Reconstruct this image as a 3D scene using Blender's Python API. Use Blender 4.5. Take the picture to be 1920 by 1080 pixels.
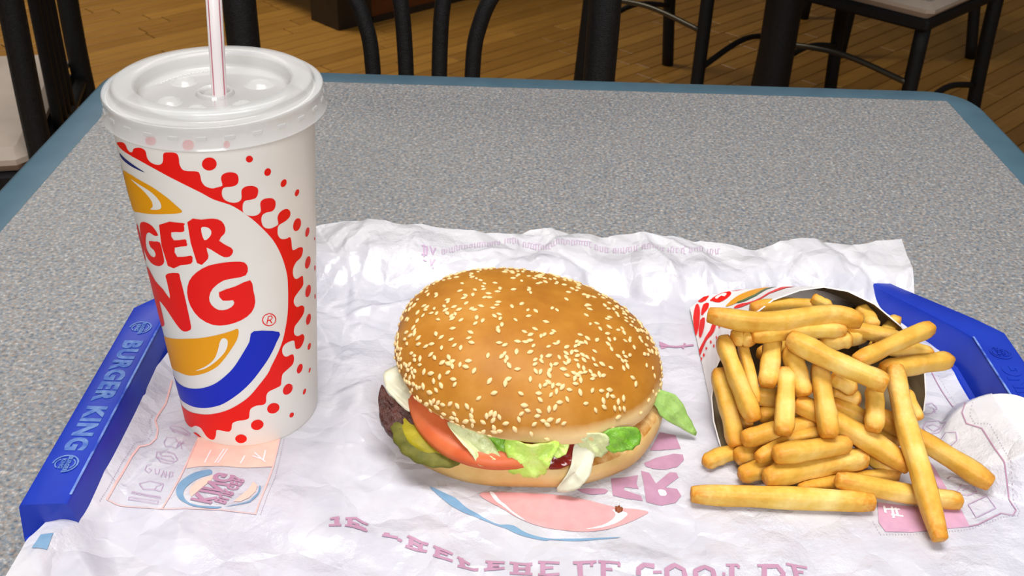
import bpy, bmesh, math, random
import numpy as np
from mathutils import Vector, Matrix

# ------------------------------------------------------------------ camera, light, exposure
scene = bpy.context.scene
COL = scene.collection
for o in list(bpy.data.objects):
    bpy.data.objects.remove(o, do_unlink=True)

CAM_LOC = (0.0, 0.0, 0.35145)
CAM_R = (0.99953909, 0.00870797, 0.02908225)
CAM_U = (-0.02932277, 0.52496778, 0.85061684)
CAM_F = (0.0078601, 0.85107755, -0.52498116)
cd = bpy.data.cameras.new('camera')
cam = bpy.data.objects.new('camera', cd)
COL.objects.link(cam)
cam.matrix_world = Matrix(((CAM_R[0], CAM_U[0], -CAM_F[0], CAM_LOC[0]),
                           (CAM_R[1], CAM_U[1], -CAM_F[1], CAM_LOC[1]),
                           (CAM_R[2], CAM_U[2], -CAM_F[2], CAM_LOC[2]),
                           (0, 0, 0, 1)))
cd.sensor_width = 36.0
cd.lens = 36.0 * 1984.03 / 1920.0
cd.clip_start = 0.02
cd.dof.use_dof = True
cd.dof.focus_distance = 0.50
cd.dof.aperture_fstop = 40.0
scene.camera = cam

scene.view_settings.view_transform = 'Standard'
scene.view_settings.look = 'None'
scene.view_settings.gamma = 1.0
scene.view_settings.use_curve_mapping = False
scene.view_settings.exposure = 0.0

world = bpy.data.worlds.new('world')
scene.world = world
world.use_nodes = True
wb = world.node_tree.nodes['Background']
wb.inputs[0].default_value = (1.0, 0.985, 0.96, 1)
wb.inputs[1].default_value = 0.22

def area_light(name, loc, size, size_y, power, colour, target=None, spread=180):
    l = bpy.data.lights.new(name, 'AREA')
    l.shape = 'RECTANGLE'
    l.size, l.size_y = size, size_y
    l.energy = power
    l.color = colour
    l.spread = math.radians(spread)
    o = bpy.data.objects.new(name, l)
    COL.objects.link(o)
    o.location = loc
    t = Vector(target) if target else Vector((loc[0], loc[1], -1))
    o.rotation_euler = (t - Vector(loc)).to_track_quat('-Z', 'Y').to_euler()
    return o

# ceiling panels of the restaurant (ceiling about 2.65 m above the floor), plus an added front fill
area_light('ceiling_panel_over_table', (0.05, 0.45, 1.85), 1.2, 0.6, 10.5, (1.0, 0.985, 0.97), spread=95)
area_light('fill_light_behind_seat', (0.10, -1.90, 1.55), 1.2, 0.6, 48, (1.0, 0.985, 0.97), target=(0.03, 0.45, 0.0))  # added fill for the cup front, no known fixture there
area_light('ceiling_panel_over_aisle', (-1.25, 3.2, 1.85), 1.5, 0.6, 27, (1.0, 0.94, 0.84), spread=130)

# ------------------------------------------------------------------ helpers
ROOT = {}
def link(o, parent=None):
    COL.objects.link(o)
    if parent is not None:
        o.parent = parent
    return o

def thing(name, label, cat, loc=(0, 0, 0), group=None, rz=0.0):
    o = bpy.data.objects.new(name, None)
    link(o)
    o.empty_display_size = 0.02
    o.location = loc
    o.rotation_euler = (0, 0, rz)
    o['label'] = label
    o['category'] = cat
    if group:
        o['group'] = group
    ROOT[o.name] = Vector(loc)
    return o

def tag(o, label, cat, group=None):
    o['label'] = label
    o['category'] = cat
    if group:
        o['group'] = group
    return o

def obj(name, verts, faces, mat, parent=None, smooth=False, world=True, autosmooth=None):
    me = bpy.data.meshes.new(name)
    off = Vector((0, 0, 0))
    if parent is not None and world:
        p = parent
        while p is not None:
            off += Vector(p.location)
            p = p.parent
    vv = [(v[0] - off.x, v[1] - off.y, v[2] - off.z) for v in verts]
    me.from_pydata(vv, [], [tuple(f) for f in faces])
    me.update()
    if smooth:
        me.polygons.foreach_set('use_smooth', [True] * len(me.polygons))
    if autosmooth is not None:
        me.polygons.foreach_set('use_smooth', [True] * len(me.polygons))
        try:
            me.set_sharp_from_angle(angle=math.radians(autosmooth))
        except Exception:
            pass
    if mat is not None:
        me.materials.append(mat)
    o = bpy.data.objects.new(name, me)
    return link(o, parent)

class MB:
    """collects shapes for one mesh object"""
    def __init__(self):
        self.v = []
        self.f = []
    def add(self, v, f):
        k = len(self.v)
        self.v += [tuple(p) for p in v]
        self.f += [tuple(i + k for i in q) for q in f]
        return self
    def build(self, name, mat, parent=None, **kw):
        return obj(name, self.v, self.f, mat, parent, **kw)

def box_vf(x0, x1, y0, y1, z0, z1, b=0.0):
    if b <= 0:
        v = [(x, y, z) for z in (z0, z1) for x, y in ((x0, y0), (x1, y0), (x1, y1), (x0, y1))]
        f = [(3, 2, 1, 0), (4, 5, 6, 7), (0, 1, 5, 4), (1, 2, 6, 5), (2, 3, 7, 6), (3, 0, 4, 7)]
        return v, f
    rings = []
    for z, i in ((z0, b), (z0 + b, 0), (z1 - b, 0), (z1, b)):
        c = b
        r = []
        for (cx, cy, sx, sy) in ((x0, y0, 1, 1), (x1, y0, -1, 1), (x1, y1, -1, -1), (x0, y1, 1, -1)):
            p1 = (cx + sx * (c + i * .3), cy + sy * i, z)
            p2 = (cx + sx * i, cy + sy * (c + i * .3), z)
            r += [p2, p1] if (sx * sy) > 0 else [p1, p2]
        rings.append(r)
    return loft_vf(rings, True, True)

def loft_vf(rings, cap0=False, cap1=False, closed=True):
    n = len(rings[0])
    v = [p for r in rings for p in r]
    f = []
    for i in range(len(rings) - 1):
        for j in range(n if closed else n - 1):
            a, b = i * n + j, i * n + (j + 1) % n
            f.append((a, b, b + n, a + n))
    if cap0:
        f.append(tuple(range(n - 1, -1, -1)))
    if cap1:
        f.append(tuple(range((len(rings) - 1) * n, len(rings) * n)))
    return v, f

def catmull(pts, n, closed=False):
    P = [Vector(p) for p in pts]
    m = len(P)
    out = []
    segs = m if closed else m - 1
    for i in range(segs):
        if closed:
            p0, p1, p2, p3 = P[(i - 1) % m], P[i], P[(i + 1) % m], P[(i + 2) % m]
        else:
            p1, p2 = P[i], P[i + 1]
            p0 = P[i - 1] if i > 0 else p1 * 2 - p2
            p3 = P[i + 2] if i + 2 < m else p2 * 2 - p1
        for k in range(n):
            t = k / n
            out.append(0.5 * ((2 * p1) + (p2 - p0) * t + (2 * p0 - 5 * p1 + 4 * p2 - p3) * t * t
                              + (3 * p1 - p0 - 3 * p2 + p3) * t ** 3))
    if not closed:
        out.append(P[-1])
    return out

def tube_vf(path, radii, n=12, caps=True):
    P = [Vector(p) for p in path]
    if not hasattr(radii, '__len__'):
        radii = [radii] * len(P)
    rings = []
    up = None
    for i, p in enumerate(P):
        t = (P[min(i + 1, len(P) - 1)] - P[max(i - 1, 0)]).normalized()
        if up is None:
            up = Vector((1, 0, 0)) if abs(t.x) < .8 else Vector((0, 1, 0))
        s = t.cross(up).normalized()
        up = s.cross(t).normalized()
        rings.append([p + (s * math.cos(a) + up * math.sin(a)) * radii[i]
                      for a in [2 * math.pi * k / n for k in range(n)]])
    return loft_vf(rings, caps, caps)

def lathe_vf(profile, n=64, c=(0, 0)):
    rings = []
    for r, z in profile:
        r = max(r, 1e-5)
        rings.append([(c[0] + r * math.cos(2 * math.pi * k / n), c[1] + r * math.sin(2 * math.pi * k / n), z)
                      for k in range(n)])
    return loft_vf(rings)

def text_vf(body, size, offset=0.0, extrude=0.0, spacing=1.0):
    cu = bpy.data.curves.new('txt', 'FONT')
    cu.body = body
    cu.size = size
    cu.offset = offset
    cu.extrude = extrude
    cu.space_character = spacing
    cu.align_x = 'CENTER'
    cu.align_y = 'CENTER'
    cu.resolution_u = 3
    o = bpy.data.objects.new('txt', cu)
    COL.objects.link(o)
    bpy.context.view_layer.update()
    dg = bpy.context.evaluated_depsgraph_get()
    e = o.evaluated_get(dg)
    me = e.to_mesh()
    v = [tuple(p.co) for p in me.vertices]
    f = [tuple(p.vertices) for p in me.polygons]
    e.to_mesh_clear()
    bpy.data.objects.remove(o, do_unlink=True)
    bpy.data.curves.remove(cu)
    return v, f

def flat_polys_vf(polys, cellx=None, celly=None, smooth=0):
    """2D polygons -> triangulated, cut on a grid so that they can be laid on a curved surface"""
    bm = bmesh.new()
    for p in polys:
        pts = [Vector((a[0], a[1], 0)) for a in p]
        if smooth:
            pts = catmull(pts, smooth, True)
        try:
            bm.faces.new([bm.verts.new(q) for q in pts])
        except ValueError:
            pass
    bmesh.ops.triangulate(bm, faces=bm.faces[:])
    for ax, cell in ((0, cellx), (1, celly)):
        if not cell:
            continue
        lo = min(v.co[ax] for v in bm.verts)
        hi = max(v.co[ax] for v in bm.verts)
        no = Vector((1, 0, 0)) if ax == 0 else Vector((0, 1, 0))
        k = math.ceil(lo / cell)
        while k * cell < hi:
            bmesh.ops.bisect_plane(bm, geom=bm.verts[:] + bm.edges[:] + bm.faces[:], plane_co=no * (k * cell),
                                   plane_no=no, dist=1e-6)
            k += 1
    bm.normal_update()
    for f in bm.faces:
        if f.normal.z < 0:
            f.normal_flip()
    bm.verts.index_update()
    v = [tuple(p.co) for p in bm.verts]
    f = [tuple(q.index for q in p.verts) for p in bm.faces]
    bm.free()
    return v, f

def ribbon_vf(pts, w, step):
    P = [Vector((p[0], p[1], 0)) for p in pts]
    Q = [P[0]]
    for a, b in zip(P, P[1:]):
        n = max(1, int((b - a).length / step))
        Q += [a.lerp(b, (k + 1) / n) for k in range(n)]
    v = []
    for i, p in enumerate(Q):
        t = (Q[min(i + 1, len(Q) - 1)] - Q[max(i - 1, 0)])
        t = t.normalized() if t.length > 0 else Vector((1, 0, 0))
        s = Vector((-t.y, t.x, 0)) * (w / 2)
        v += [p - s, p + s]
    f = [(2 * i, 2 * i + 2, 2 * i + 3, 2 * i + 1) for i in range(len(Q) - 1)]
    return v, f

def sstep(a, b, x):
    t = np.clip((x - a) / (b - a), 0, 1)
    return t * t * (3 - 2 * t)

# ------------------------------------------------------------------ materials
def principled(name, col, rough=0.5, **kw):
    m = bpy.data.materials.new(name)
    m.use_nodes = True
    b = m.node_tree.nodes['Principled BSDF']
    b.inputs['Base Color'].default_value = (col[0], col[1], col[2], 1)
    b.inputs['Roughness'].default_value = rough
    for k, v in kw.items():
        b.inputs[k.replace('_', ' ')].default_value = v
    return m

def nd(m, kind, **kw):
    n = m.node_tree.nodes.new(kind)
    for k, v in kw.items():
        setattr(n, k, v)
    return n

def coords(m, scale=(1, 1, 1), kind='Object'):
    tc = nd(m, 'ShaderNodeTexCoord')
    mp = nd(m, 'ShaderNodeMapping')
    mp.inputs['Scale'].default_value = scale
    m.node_tree.links.new(tc.outputs[kind], mp.inputs[0])
    return mp.outputs[0]

def noise(m, vec, scale, detail=3, rough=0.55, dist=0.0):
    n = nd(m, 'ShaderNodeTexNoise')
    n.inputs['Scale'].default_value = scale
    n.inputs['Detail'].default_value = detail
    n.inputs['Roughness'].default_value = rough
    n.inputs['Distortion'].default_value = dist
    m.node_tree.links.new(vec, n.inputs['Vector'])
    return n

def ramp(m, fac, stops):
    r = nd(m, 'ShaderNodeValToRGB')
    e = r.color_ramp.elements
    while len(e) < len(stops):
        e.new(0.5)
    for i, (p, c) in enumerate(stops):
        e[i].position = p
        e[i].color = (c[0], c[1], c[2], 1)
    m.node_tree.links.new(fac, r.inputs[0])
    return r.outputs[0]

def mixc(m, fac, a, b, mode='MIX'):
    x = nd(m, 'ShaderNodeMix', data_type='RGBA', blend_type=mode)
    L = m.node_tree.links
    for s, i in ((fac, 0), (a, 6), (b, 7)):
        if hasattr(s, 'links'):
            L.new(s, x.inputs[i])
        elif i == 0:
            x.inputs[0].default_value = s
        else:
            x.inputs[i].default_value = (s[0], s[1], s[2], 1)
    return x.outputs[2]

def bump(m, height, strength, dist, normal=None):
    b = nd(m, 'ShaderNodeBump')
    b.inputs['Strength'].default_value = strength
    b.inputs['Distance'].default_value = dist
    m.node_tree.links.new(height, b.inputs['Height'])
    if normal is not None:
        m.node_tree.links.new(normal, b.inputs['Normal'])
    return b.outputs[0]

def setin(m, name, sock):
    m.node_tree.links.new(sock, m.node_tree.nodes['Principled BSDF'].inputs[name])

def srgb(r, g, b):
    f = lambda c: (c / 255 / 12.92) if c / 255 <= .04045 else ((c / 255 + .055) / 1.055) ** 2.4
    return (f(r), f(g), f(b))

def mottled(name, stops, scale, rough, bump_scale=None, bump_s=0.3, bump_d=0.001, detail=4, **kw):
    m = principled(name, stops[0][1], rough, **kw)
    v = coords(m)
    n = noise(m, v, scale, detail)
    setin(m, 'Base Color', ramp(m, n.outputs[0], stops))
    if bump_scale:
        n2 = noise(m, v, bump_scale, 4)
        setin(m, 'Normal', bump(m, n2.outputs[0], bump_s, bump_d))
    return m

M = {}
# laminate table top: grey with blue, tan and dark specks
m = principled('speckled_laminate', (.35, .34, .33), .42)
v = coords(m)
a = noise(m, v, 430, 2, .6)
b = noise(m, v, 520, 1, .5)
c1 = ramp(m, a.outputs[0], [(.30, srgb(48, 52, 60)), (.44, srgb(118, 120, 122)), (.58, srgb(145, 144, 142)), (.74, srgb(210, 208, 204))])
c2 = ramp(m, b.outputs['Color'], [(.34, srgb(88, 112, 138)), (.5, srgb(138, 139, 138)), (.68, srgb(170, 138, 116))])
setin(m, 'Base Color', mixc(m, .45, c1, c2))
M['laminate'] = m
M['band'] = mottled('teal_edge_band', [(.3, srgb(66, 96, 112)), (.7, srgb(76, 106, 122))], 30, .42)
M['tray'] = mottled('blue_tray_plastic', [(.3, srgb(12, 42, 158)), (.7, srgb(20, 56, 178))], 25, .33, 300, .12, .0004)
M['tray_letter'] = mottled('worn_blue_lettering', [(.35, srgb(60, 98, 178)), (.65, srgb(112, 144, 198))], 220, .5)
M['black_metal'] = mottled('black_powder_coat', [(.3, (.003, .003, .0035)), (.7, (.008, .008, .009))], 200, .5, 900, .6, .0015, Specular_IOR_Level=.3)
M['cream_seat'] = mottled('cream_vinyl', [(.3, srgb(176, 160, 146)), (.7, srgb(196, 180, 166))], 12, .5)
M['dark_wood'] = mottled('dark_stained_wood', [(.3, (.010, .007, .006)), (.7, (.022, .014, .010))], 14, .45)
M['brown_panel'] = mottled('red_brown_wood', [(.3, srgb(70, 34, 12)), (.7, srgb(98, 50, 20))], 9, .45)
M['steel_rod'] = principled('worn_steel', (.10, .09, .07), .35, Metallic=.8)
M['grout'] = principled('dark_floor_joint', srgb(52, 34, 16), .7)
m = principled('wood_plank', (.3, .18, .06), .42)
v = coords(m, (3, 40, 10))
n = noise(m, v, 2.2, 5, .6, .6)
oi = nd(m, 'ShaderNodeObjectInfo')
ca = ramp(m, n.outputs[0], [(.25, srgb(146, 102, 38)), (.5, srgb(160, 114, 46)), (.75, srgb(172, 126, 56))])
cb = ramp(m, oi.outputs['Random'], [(0, srgb(218, 212, 200)), (.5, srgb(236, 234, 228)), (1, srgb(255, 255, 255))])
setin(m, 'Base Color', mixc(m, 1.0, ca, cb, 'MULTIPLY'))
M['plank'] = m

# waxed wrapper paper: thin, white, lets a little light and colour through
m = bpy.data.materials.new('waxed_paper')
m.use_nodes = True
b = m.node_tree.nodes['Principled BSDF']
out = m.node_tree.nodes['Material Output']
v = coords(m)
nz = noise(m, v, 45, 4)
b.inputs['Roughness'].default_value = .24
b.inputs['Coat Weight'].default_value = .6
b.inputs['Coat Roughness'].default_value = .16
setin(m, 'Base Color', ramp(m, nz.outputs[0], [(.3, srgb(226, 224, 230)), (.7, srgb(243, 241, 245))]))
vo = nd(m, 'ShaderNodeTexVoronoi', feature='DISTANCE_TO_EDGE')
vo.inputs['Scale'].default_value = 34
wrp = noise(m, v, 30, 3)
mx = nd(m, 'ShaderNodeVectorMath', operation='MULTIPLY_ADD')
m.node_tree.links.new(wrp.outputs['Color'], mx.inputs[0])
mx.inputs[1].default_value = (.02, .02, .02)
m.node_tree.links.new(v, mx.inputs[2])
m.node_tree.links.new(mx.outputs[0], vo.inputs['Vector'])
fine = noise(m, v, 120, 5, .65)
nb = bump(m, vo.outputs['Distance'], .5, .009)
msk = noise(m, v, 14, 2)
fm = nd(m, 'ShaderNodeMath', operation='MULTIPLY')
m.node_tree.links.new(fine.outputs[0], fm.inputs[0])
m.node_tree.links.new(ramp(m, msk.outputs[0], [(.42, (.1, .1, .1)), (.62, (1, 1, 1))]), fm.inputs[1])
nb = bump(m, fm.outputs[0], .5, .004, nb)
setin(m, 'Normal', nb)
tl = nd(m, 'ShaderNodeBsdfTranslucent')
tl.inputs[0].default_value = (.94, .93, .94, 1)
tp = nd(m, 'ShaderNodeBsdfTransparent')
s1 = nd(m, 'ShaderNodeMixShader')
s1.inputs[0].default_value = .18
s2 = nd(m, 'ShaderNodeMixShader')
s2.inputs[0].default_value = .12
L = m.node_tree.links
L.new(b.outputs[0], s1.inputs[1]); L.new(tl.outputs[0], s1.inputs[2])
L.new(s1.outputs[0], s2.inputs[1]); L.new(tp.outputs[0], s2.inputs[2])
L.new(s2.outputs[0], out.inputs[0])
M['paper'] = m
M['disc'] = principled('white_card', srgb(236, 232, 226), .45)
for k, c in dict(salmon=(230, 182, 176), mauve=(176, 130, 156), mauveline=(184, 154, 184), steel=(112, 150, 182), rose=(218, 154, 156),
                 rose2=(196, 150, 176), peach=(244, 192, 176), bare=(236, 230, 234), dash=(176, 160, 180)).items():
    M['p_' + k] = mottled('faded_print_' + k, [(.25, srgb(*c)), (.8, srgb(*[min(255, x + 14) for x in c]))], 180, .4)

# cup
M['cup'] = mottled('coated_cup_paper', [(.3, srgb(233, 230, 222)), (.7, srgb(240, 237, 230))], 20, .38)
M['cup_red'] = principled('print_red', srgb(236, 24, 14), .45, Specular_IOR_Level=.2)
M['cup_blue'] = principled('print_blue', srgb(14, 40, 186), .45, Specular_IOR_Level=.2)
M['cup_navy'] = principled('print_navy', srgb(22, 40, 110), .45, Specular_IOR_Level=.2)
M['cup_yellow'] = principled('print_yellow', srgb(236, 160, 10), .45, Specular_IOR_Level=.2)
M['cup_white'] = principled('print_white', srgb(238, 235, 228), .38)
M['green'] = principled('print_green', srgb(60, 100, 40), .4)
m = bpy.data.materials.new('milky_lid_plastic')
m.use_nodes = True
b = m.node_tree.nodes['Principled BSDF']
b.inputs['Base Color'].default_value = (.86, .87, .87, 1)
b.inputs['Roughness'].default_value = .16
b.inputs['Coat Weight'].default_value = .4
tp = nd(m, 'ShaderNodeBsdfTransparent')
tl = nd(m, 'ShaderNodeBsdfTranslucent')
tl.inputs[0].default_value = (.85, .85, .85, 1)
s1 = nd(m, 'ShaderNodeMixShader'); s1.inputs[0].default_value = .25
s2 = nd(m, 'ShaderNodeMixShader'); s2.inputs[0].default_value = .62
L = m.node_tree.links
L.new(b.outputs[0], s1.inputs[1]); L.new(tl.outputs[0], s1.inputs[2])
L.new(s1.outputs[0], s2.inputs[1]); L.new(tp.outputs[0], s2.inputs[2])
L.new(s2.outputs[0], m.node_tree.nodes['Material Output'].inputs[0])
M['lid'] = m
M['drink'] = principled('cola', (.20, .14, .09), .1)
M['straw'] = principled('straw_plastic', srgb(232, 224, 224), .3)
M['straw_stripe'] = principled('straw_stripe', srgb(206, 120, 136), .3)

# burger
m = principled('bun_crust', (.6, .3, .08), .52, Specular_IOR_Level=.3)
v = coords(m)
n1 = noise(m, v, 26, 5, .6)
n2 = noise(m, v, 90, 4)
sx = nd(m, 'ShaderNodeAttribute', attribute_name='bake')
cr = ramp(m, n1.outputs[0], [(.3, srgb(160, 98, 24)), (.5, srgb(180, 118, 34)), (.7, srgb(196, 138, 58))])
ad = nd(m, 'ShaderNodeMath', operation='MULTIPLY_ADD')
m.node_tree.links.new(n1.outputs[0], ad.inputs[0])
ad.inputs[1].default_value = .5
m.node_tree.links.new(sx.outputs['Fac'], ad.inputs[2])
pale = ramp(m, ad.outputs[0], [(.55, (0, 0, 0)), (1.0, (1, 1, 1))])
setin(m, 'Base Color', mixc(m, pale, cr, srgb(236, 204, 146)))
setin(m, 'Normal', bump(m, n2.outputs[0], .18, .001))
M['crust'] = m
M['heel'] = mottled('bottom_bun_crust', [(.25, srgb(202, 152, 80)), (.5, srgb(216, 176, 108)), (.75, srgb(226, 196, 138))], 40, .55, 160, .35, .001)
M['toast'] = mottled('toasted_crumb', [(.3, srgb(120, 66, 16)), (.45, srgb(186, 126, 48)), (.7, srgb(234, 200, 140))], 110, .5, 260, .5, .0015)
M['seed'] = principled('sesame_seed', srgb(236, 206, 148), .5)
M['patty'] = mottled('grilled_beef', [(.3, srgb(50, 22, 16)), (.6, srgb(90, 46, 36)), (.8, srgb(118, 68, 56))], 130, .45, 320, .9, .003)
M['tomato'] = mottled('tomato_skin', [(.3, srgb(202, 90, 46)), (.7, srgb(218, 122, 74))], 50, .42, Specular_IOR_Level=.3)
M['lettuce'] = mottled('green_lettuce', [(.25, srgb(164, 212, 66)), (.5, srgb(200, 232, 104)), (.75, srgb(226, 244, 150))], 90, .32, 240, .5, .002)
M['lettuce_dark'] = mottled('dark_green_lettuce', [(.25, srgb(96, 160, 30)), (.6, srgb(134, 188, 58)), (.8, srgb(170, 212, 100))], 70, .32, 240, .5, .002)
M['lettuce_pale'] = mottled('pale_lettuce_rib', [(.25, srgb(190, 204, 132)), (.7, srgb(222, 224, 178))], 90, .35, 240, .5, .002)
M['lettuce_tip'] = mottled('soft_green_leaf', [(.25, srgb(124, 170, 70)), (.7, srgb(166, 202, 116))], 60, .5, 240, .4, .002)
M['onion'] = mottled('raw_onion', [(.3, srgb(196, 194, 168)), (.7, srgb(224, 220, 196))], 60, .4, 90, .3, .001, Subsurface_Weight=.0)
M['pickle'] = mottled('pickle_slice', [(.3, srgb(120, 112, 28)), (.6, srgb(160, 146, 30)), (.8, srgb(184, 170, 60))], 90, .5, 200, .4, .001, Specular_IOR_Level=.2)
M['pickle_skin'] = mottled('pickle_skin', [(.3, srgb(84, 84, 30)), (.7, srgb(122, 118, 52))], 120, .55, Specular_IOR_Level=.15)
M['ketchup'] = principled('ketchup', srgb(120, 22, 6), .18)
M['mayo'] = principled('mayonnaise', srgb(240, 224, 184), .25)
M['crumb'] = principled('brown_crumb', srgb(140, 70, 30), .6)

# fries
m = principled('fried_potato', (.8, .5, .15), .45, Specular_IOR_Level=.3)
v = coords(m)
n1 = noise(m, v, 70, 4)
n2 = noise(m, v, 420, 4)
at_ = nd(m, 'ShaderNodeAttribute', attribute_name='tip')
oi = nd(m, 'ShaderNodeObjectInfo')
c0 = ramp(m, n1.outputs[0], [(.3, srgb(212, 162, 56)), (.5, srgb(232, 194, 92)), (.7, srgb(244, 216, 134))])
c0 = mixc(m, 1.0, c0, ramp(m, oi.outputs['Random'], [(0, srgb(242, 226, 200)), (1, (1, 1, 1))]), 'MULTIPLY')
fc = nd(m, 'ShaderNodeMath', operation='MULTIPLY')
m.node_tree.links.new(at_.outputs['Fac'], fc.inputs[0])
m.node_tree.links.new(ramp(m, n2.outputs[0], [(.35, (.5, .5, .5)), (.6, (1, 1, 1))]), fc.inputs[1])
setin(m, 'Base Color', mixc(m, fc.outputs[0], c0, srgb(206, 132, 36)))
setin(m, 'Normal', bump(m, n2.outputs[0], .25, .0012))
M['fry'] = m
M['carton_out'] = mottled('white_carton_board', [(.3, srgb(238, 232, 230)), (.7, srgb(246, 240, 238))], 30, .4)
M['carton_in'] = mottled('kraft_carton_inside', [(.3, srgb(128, 112, 86)), (.7, srgb(150, 134, 104))], 40, .55)
# ------------------------------------------------------------------ print outlines: cup (angle rad, height mm), wrapper and carton (mm), fries (width mm, points mm)
CUP_RED = [(-2.574, 162.9), (-2.406, 166.0), (-2.326, 166.3), (-2.304, 164.3), (-2.265, 163.5), (-2.218, 164.2), (-2.18, 166.2), (-2.086, 167.7), (-2.023, 167.0), (-2.018, 163.7), (-1.983, 162.0), (-1.917, 161.5), (-1.863, 162.3), (-1.835, 164.2), (-1.817, 167.4), (-1.759, 168.3), (-1.686, 168.2), (-1.669, 166.1), (-1.673, 163.4), (-1.656, 161.0), (-1.615, 160.3), (-1.544, 160.3), (-1.503, 159.9), (-1.492, 158.2), (-1.489, 155.7), (-1.467, 153.6), (-1.428, 152.5), (-1.39, 152.1), (-1.358, 152.4), (-1.315, 152.8), (-1.297, 153.4), (-1.303, 156.4), (-1.28, 158.4), (-1.216, 159.0), (-1.154, 157.9), (-1.139, 155.4), (-1.155, 153.1), (-1.203, 152.2), (-1.277, 152.2), (-1.305, 151.1), (-1.314, 148.6), (-1.296, 146.4), (-1.249, 144.9), (-1.193, 144.3), (-1.147, 144.9), (-1.129, 146.4), (-1.126, 148.9), (-1.114, 150.3), (-1.075, 151.2), (-1.007, 150.8), (-0.959, 149.1), (-0.961, 146.6), (-0.988, 144.8), (-1.043, 144.5), (-1.096, 144.5), (-1.122, 143.2), (-1.131, 140.7), (-1.123, 138.8), (-1.081, 137.1), (-1.02, 136.3), (-0.971, 136.7), (-0.945, 138.1), (-0.946, 141.4), (-0.928, 142.8), (-0.886, 143.3), (-0.81, 142.4), (-0.773, 140.2), (-0.783, 137.4), (-0.821, 136.2), (-0.889, 136.4), (-0.932, 135.7), (-0.948, 133.7), (-0.941, 130.9), (-0.912, 129.0), (-0.852, 127.9), (-0.779, 128.2), (-0.755, 128.9), (-0.76, 132.2), (-0.722, 134.3), (-0.641, 134.6), (-0.588, 132.4), (-0.595, 129.9), (-0.66, 128.7), (-0.746, 128.1), (-0.768, 126.3), (-0.768, 123.3), (-0.733, 120.8), (-0.663, 119.6), (-0.607, 119.5), (-0.589, 117.2), (-0.583, 113.2), (-0.559, 111.7), (-0.47, 111.4), (-0.399, 109.9), (-0.397, 107.5), (-0.436, 105.5), (-0.519, 104.8), (-0.57, 103.0), (-0.588, 100.1), (-0.567, 96.9), (-0.516, 95.4), (-0.422, 95.1), (-0.405, 92.7), (-0.413, 89.6), (-0.499, 88.1), (-0.577, 86.2), (-0.592, 83.4), (-0.542, 80.1), (-0.452, 79.1), (-0.398, 76.6), (-0.424, 73.5), (-0.524, 71.5), (-0.597, 69.8), (-0.61, 66.0), (-0.548, 63.3), (-0.456, 62.5), (-0.416, 59.9), (-0.445, 57.2), (-0.514, 55.6), (-0.589, 56.6), (-0.606, 59.3), (-0.615, 61.9), (-0.674, 63.0), (-0.763, 62.9), (-0.807, 60.9), (-0.803, 57.5), (-0.751, 55.1), (-0.66, 54.9), (-0.631, 52.2), (-0.656, 48.9), (-0.75, 47.4), (-0.827, 45.9), (-0.853, 42.0), (-0.867, 39.7), (-0.941, 39.1), (-1.041, 38.4), (-1.08, 36.1), (-1.092, 32.4), (-1.138, 31.2), (-1.218, 31.6), (-1.3, 30.3), (-1.327, 27.6), (-1.343, 24.5), (-1.399, 23.5), (-1.495, 23.1), (-1.575, 21.5), (-1.602, 17.9), (-1.645, 15.9), (-1.732, 15.9), (-1.83, 15.8), (-1.857, 12.4), (-1.903, 9.0), (-1.959, 8.1), (-2.032, 9.0), (-2.082, 11.6), (-2.127, 13.5), (-2.239, 12.8), (-2.377, 9.0), (-2.533, 7.4), (-2.733, 6.8), (-2.732, 14.7), (-2.732, 16.1), (-2.519, 18.7), (-2.314, 20.6), (-2.124, 22.7), (-1.936, 24.8), (-1.74, 27.7), (-1.591, 30.4), (-1.447, 33.8), (-1.306, 37.8), (-1.162, 43.8), (-1.031, 49.5), (-0.972, 53.5), (-0.873, 59.6), (-0.793, 65.7), (-0.734, 73.0), (-0.694, 80.4), (-0.677, 88.2), (-0.672, 93.3), (-0.673, 99.7), (-0.703, 106.6), (-0.753, 113.8), (-0.826, 121.1), (-0.922, 127.8), (-1.032, 134.3), (-1.144, 139.7), (-1.252, 143.7), (-1.402, 146.9), (-1.507, 150.1), (-1.64, 153.4), (-1.779, 156.3), (-1.945, 159.2), (-2.12, 161.2), (-2.299, 161.9), (-2.475, 162.0)]
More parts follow.
